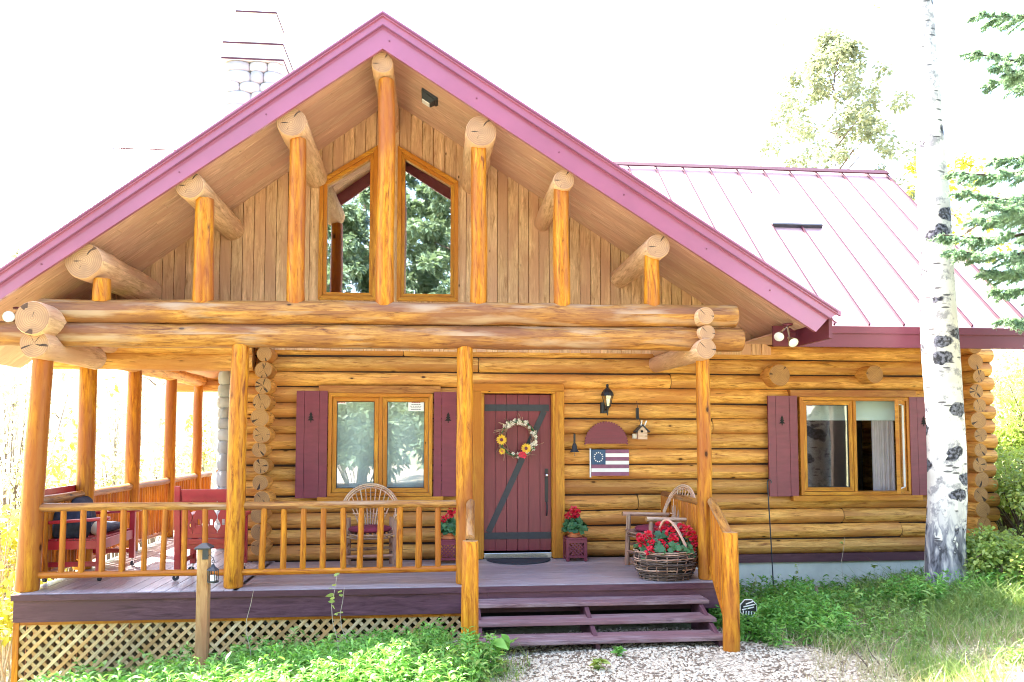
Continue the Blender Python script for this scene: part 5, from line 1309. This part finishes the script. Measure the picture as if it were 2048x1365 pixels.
herbs('herb_bed', pts_, hts, 'leaf', 1, 17, .125, .0135)
pts_, hts = [], []
for k in range(900):
    x, y = rg.uniform(2.95, 4.6), rg.uniform(7.3, 9.95); d = mnoise.noise(Vector((x*1.8, y*1.8, 5.)))
    if x < 3.15 and y < 7.55: continue
    if x > 4.15+.3*d and y < 8.4: continue
    pts_.append((x, y)); hts.append(max(.08, (.27+.12*d)*rg.uniform(.6, 1.2)))
for k in range(700):
    x, y = rg.uniform(4.3, 6.9), rg.uniform(8.3, 10.0); d = mnoise.noise(Vector((x*1.8, y*1.8, 9.))); pts_.append((x, y)); hts.append(max(.08, (.24+.14*d)*rg.uniform(.6, 1.2)))
for k in range(420):
    x, y = rg.uniform(4.9, 6.7), rg.uniform(7.9, 8.5); pts_.append((x, y)); hts.append(rg.uniform(.15, .42))
herbs('herb_bed', pts_, hts, 'leaf', 2, 15, .115, .013)
def blades(name, n, box, hmin, hmax, mat, seed, dens=None, wd=.004):
    rg = np.random.default_rng(seed); P, H = [], []
    while len(P) < n:
        x, y = rg.uniform(box[0], box[1]), rg.uniform(box[2], box[3]); d = mnoise.noise(Vector((x*1.1, y*1.1, seed)))
        if dens and not dens(x, y, d): continue
        P.append((x, y, gz(x, y)-.01)); H.append(rg.uniform(hmin, hmax)*(1+.7*d))
    P = np.array(P); n = len(P); D = np.concatenate([rg.normal(0, .28, (n, 2)), np.ones((n, 1))], 1); bend = np.concatenate([rg.normal(0, .45, (n, 2)), -rg.uniform(.05, .35, (n, 1))], 1)
    V, Fq = strips(P, D, np.maximum(.03, np.array(H)), rg.uniform(.7, 1.3, n)*wd, bend, GRASS, rg); return tag(mesh_np(name, V, Fq, mat), kind='stuff')
edge = lambda x, y, d: x > 3.55+.4*d+.12*math.sin(y*5)+.35*max(0, y-7.4)
blades('grass', 13000, (3.2, 8.5, 5.2, 10.2), .10, .32, 'grass', 3, lambda x, y, d: edge(x, y, d) and d > -.15 and (y > 6.9 or RNG.random() < .22))
blades('grass', 12000, (3.0, 8.5, 5.2, 9.5), .05, .26, 'drygrass', 4, lambda x, y, d: edge(x+.35, y, d) and d < .3)
blades('grass', 1500, (3.3, 6.6, 5.8, 7.4), .06, .2, 'grass', 13, lambda x, y, d: edge(x, y, d) and d > .12, .005)
rg = np.random.default_rng(91); pts_, hts = [], []
while len(pts_) < 620:
    x, y = rg.uniform(3.3, 7.0), rg.uniform(6.0, 9.2); d = mnoise.noise(Vector((x*1.5, y*1.5, 55.)))
    if not edge(x, y, d) or d < (.18 if y < 7 else -.12): continue
    pts_.append((x, y)); hts.append(rg.uniform(.08, .34)*(1 if y > 7. else .55))
herbs('herb_bed', pts_, hts, 'leafb', 17, 16, .075, .010)
blades('grass', 7000, (5.0, 7.4, 7.6, 9.6), .2, .5, 'grass', 14, lambda x, y, d: True, .006)
blades('grass', 2200, (-1.5, 1.2, 5.6, 7.2), .08, .3, 'grass', 5, lambda x, y, d: x < .9-.35*(7.3-y)+.2*d)
blades('grass', 9000, (7.2, 16, 9, 16), .15, .4, 'grass', 6, lambda x, y, d: True, .006)
blades('grass', 9000, (-14, -4.3, 6, 18), .15, .45, 'drygrass', 7, lambda x, y, d: True, .006)
# ---- gravel and chips
rg = np.random.default_rng(5); V, Fq = [], []; V2, F2 = [], []
cnt = 0
while cnt < 21000:
    x, y = rg.uniform(-.6, 7.5), rg.uniform(5.5, 8.3)
    gm = gravel_mask(x, y)
    if rg.random() > (gm if gm > .3 else .26): continue
    cnt += 1; s = rg.uniform(.006, .017); chip = rg.random() < .34
    c = np.array([x, y, gz(x, y)+s*.15]); a = rg.uniform(0, 6.28); u = np.array([math.cos(a), math.sin(a), rg.normal(0, .2)]); v = np.array([-math.sin(a), math.cos(a), rg.normal(0, .2)]); w_ = np.array([0, 0, 1.])
    k = (2.4, .5, .28) if chip else (1., rg.uniform(.6, .95), rg.uniform(.45, .7))
    o = [c+s*(k[0]*i*u+k[1]*j*v+k[2]*l*w_)*(1 if l < 0 else .72) for l in (-1, 1) for i, j in ((-1, -1), (1, -1), (1, 1), (-1, 1))]
    VV, FF = (V2, F2) if chip else (V, Fq); b = len(VV); VV += o
    FF += [[b, b+1, b+5, b+4], [b+1, b+2, b+6, b+5], [b+2, b+3, b+7, b+6], [b+3, b, b+4, b+7], [b+4, b+5, b+6, b+7]]
tag(mesh_np('gravel', V, Fq, 'pebble'), kind='stuff'); tag(mesh_np('bark_litter', V2, F2, 'woodchip'), kind='stuff')
# ---- single weeds and dead stems
def stalk(base, tip, label, leaves, mat='deadstem', group=None, lmat='leafg', lz=(.4, 1.), L=.05, name='weed', wd=.0045, curve=.03):
    b, t = Vector(base), Vector(tip); T = thing(name, label, 'plant', tuple(b), group); mb = MB()
    pts = [b.lerp(t, i/6)+Vector((curve*math.sin(i*1.3), 0, 0)) for i in range(7)]; mb.tube(pts, [wd*(1-i/9) for i in range(7)], 6); mb.build('stem', mat, T)
    if leaves:
        rg = np.random.default_rng(int(abs(b.x*100))+leaves); f = rg.uniform(lz[0], lz[1], leaves); P = np.array([tuple(b.lerp(t, q)) for q in f]); D = np.concatenate([rg.normal(size=(leaves, 2)), rg.uniform(.1, .9, (leaves, 1))], 1)
        V, Fq = strips(P, D, rg.uniform(.7, 1.3, leaves)*L, np.full(leaves, L*.30), np.tile([0, 0, -.3], (leaves, 1)), LEAF, rg); mesh_np('leaves', V, Fq, lmat, T)
    return T
def pw(px0, py0, px1, py1, y): a, b = at(px0, py0, y), at(px1, py1, y); a.z = gz(a.x, y); return a, b
a, b = pw(497, 1290, 501, 1178, 7.6); stalk(a, b, 'thin bare dead stalk before the deck right of the path light post', 0)
a, b = pw(672, 1290, 668, 1146, 7.5); stalk(a, b, 'pale dead stalk with round green leaves before the middle of the lattice', 9, lz=(.55, .97), L=.07)
a, b = pw(695, 1290, 682, 1175, 7.5); stalk(a, b, 'second pale stalk crossing the first before the lattice', 5, lz=(.5, .95), L=.06)
a, b = pw(975, 1325, 985, 1262, 7.05); stalk(a, b, 'young grassy weed growing at the left foot of the steps', 8, 'leaf', None, 'leaf', (.3, 1.), .16)
a, b = pw(1011, 1322, 1018, 1278, 7.05); stalk(a, b, 'small upright weed before the lowest tread', 7, 'leaf', None, 'leaf', (.3, 1.), .14)
a, b = pw(1235, 1320, 1238, 1298, 7.2); stalk(a, b, 'low leafy weed under the lowest tread', 26, 'leaf', None, 'leaf', (.2, 1.), .07)
a, b = pw(1192, 1350, 1200, 1318, 6.85); stalk(a, b, 'tuft of weed in the gravel before the steps', 16, 'leaf', None, 'leafg', (.1, 1.), .09)
for i, (p0x, p1x, py, lb) in enumerate(((1595, 1592, 1128, 'flowering weed taller than the rest against the foundation'), (1690, 1685, 1075, 'tall thin dead weed left of the birch foot'), (1512, 1508, 1150, 'thin weed against the foundation beside the garden hook'))):
    a, b = pw(p0x, 1190, p1x, py, 9.3); stalk(a, b, lb, 12 if i != 1 else 3, lz=(.7, 1.), L=.05)
a, b = pw(1775, 1240, 1815, 1120, 8.); 
for i, (x0, y0p, x1, y1p, lb) in enumerate(((1740, 1365, 1694, 1275, 'bare grey twig sticking up left of the pair in the gravel edge'), (1765, 1370, 1728, 1280, 'bare dark twig leaning left in the gravel edge'), (1770, 1345, 1798, 1272, 'bare twig leaning right in the gravel edge'))):
    q = at(x0, y0p, 6.45); q.z = gz(q.x, 6.45); t = at(x1, y1p, 6.5); stalk(q, t, lb, 0, 'stemm', None, name='dead_twig', wd=.007, curve=.012)
# ---- trees behind the photographer, mirrored in the window panes
MG = 'trees across the yard mirrored in the window panes'
for i, (x, y, h, cr, white, mt) in enumerate(((-4.6, -9, 13, 2.6, True, 'darkleaf'), (-1.9, -11, 14, 2.6, True, 'darkleaf'), (1.0, -9.5, 14.5, 2.7, True, 'darkleaf'), (3.6, -12, 14, 3., False, 'darkleaf'), (-8, -13, 14, 3.2, True, 'darkleaf'), (6.4, -10, 13, 2.8, True, 'darkleaf'), (10.5, -14, 14, 3.2, True, 'darkleaf'), (-12, -10, 13, 3.2, True, 'darkleaf'), (-3.2, -16, 17, 3.4, False, 'darkleaf'), (1.8, -17, 17.5, 3.6, False, 'darkleaf'), (6.5, -18, 17, 3.6, False, 'darkleaf'))):
    aspen(x, y, h, cr, mt, 'tall dark-leaved tree across the yard, seen only as a reflection', MG, 120+i, .21, 80, 200, .3 if white else .1, white)

for i, (x, y, h, r) in enumerate(((-5.5, -6.5, 3.2, 1.8), (-2.6, -7.5, 3.0, 1.8), (.3, -7., 3.0, 1.7), (3., -8, 3.2, 1.8), (6., -7.5, 3.2, 1.8), (-8.5, -8, 3.4, 2.))):  # shrubs added behind the camera to darken pale patches in the window reflections
    shrub(x, y, h, r, 'darkleaf', 'dark bushy shrub added across the yard to darken the pane reflections', 'shrubs added across the yard to darken the pane reflections', 300+i, .22, 60, 60, 24)
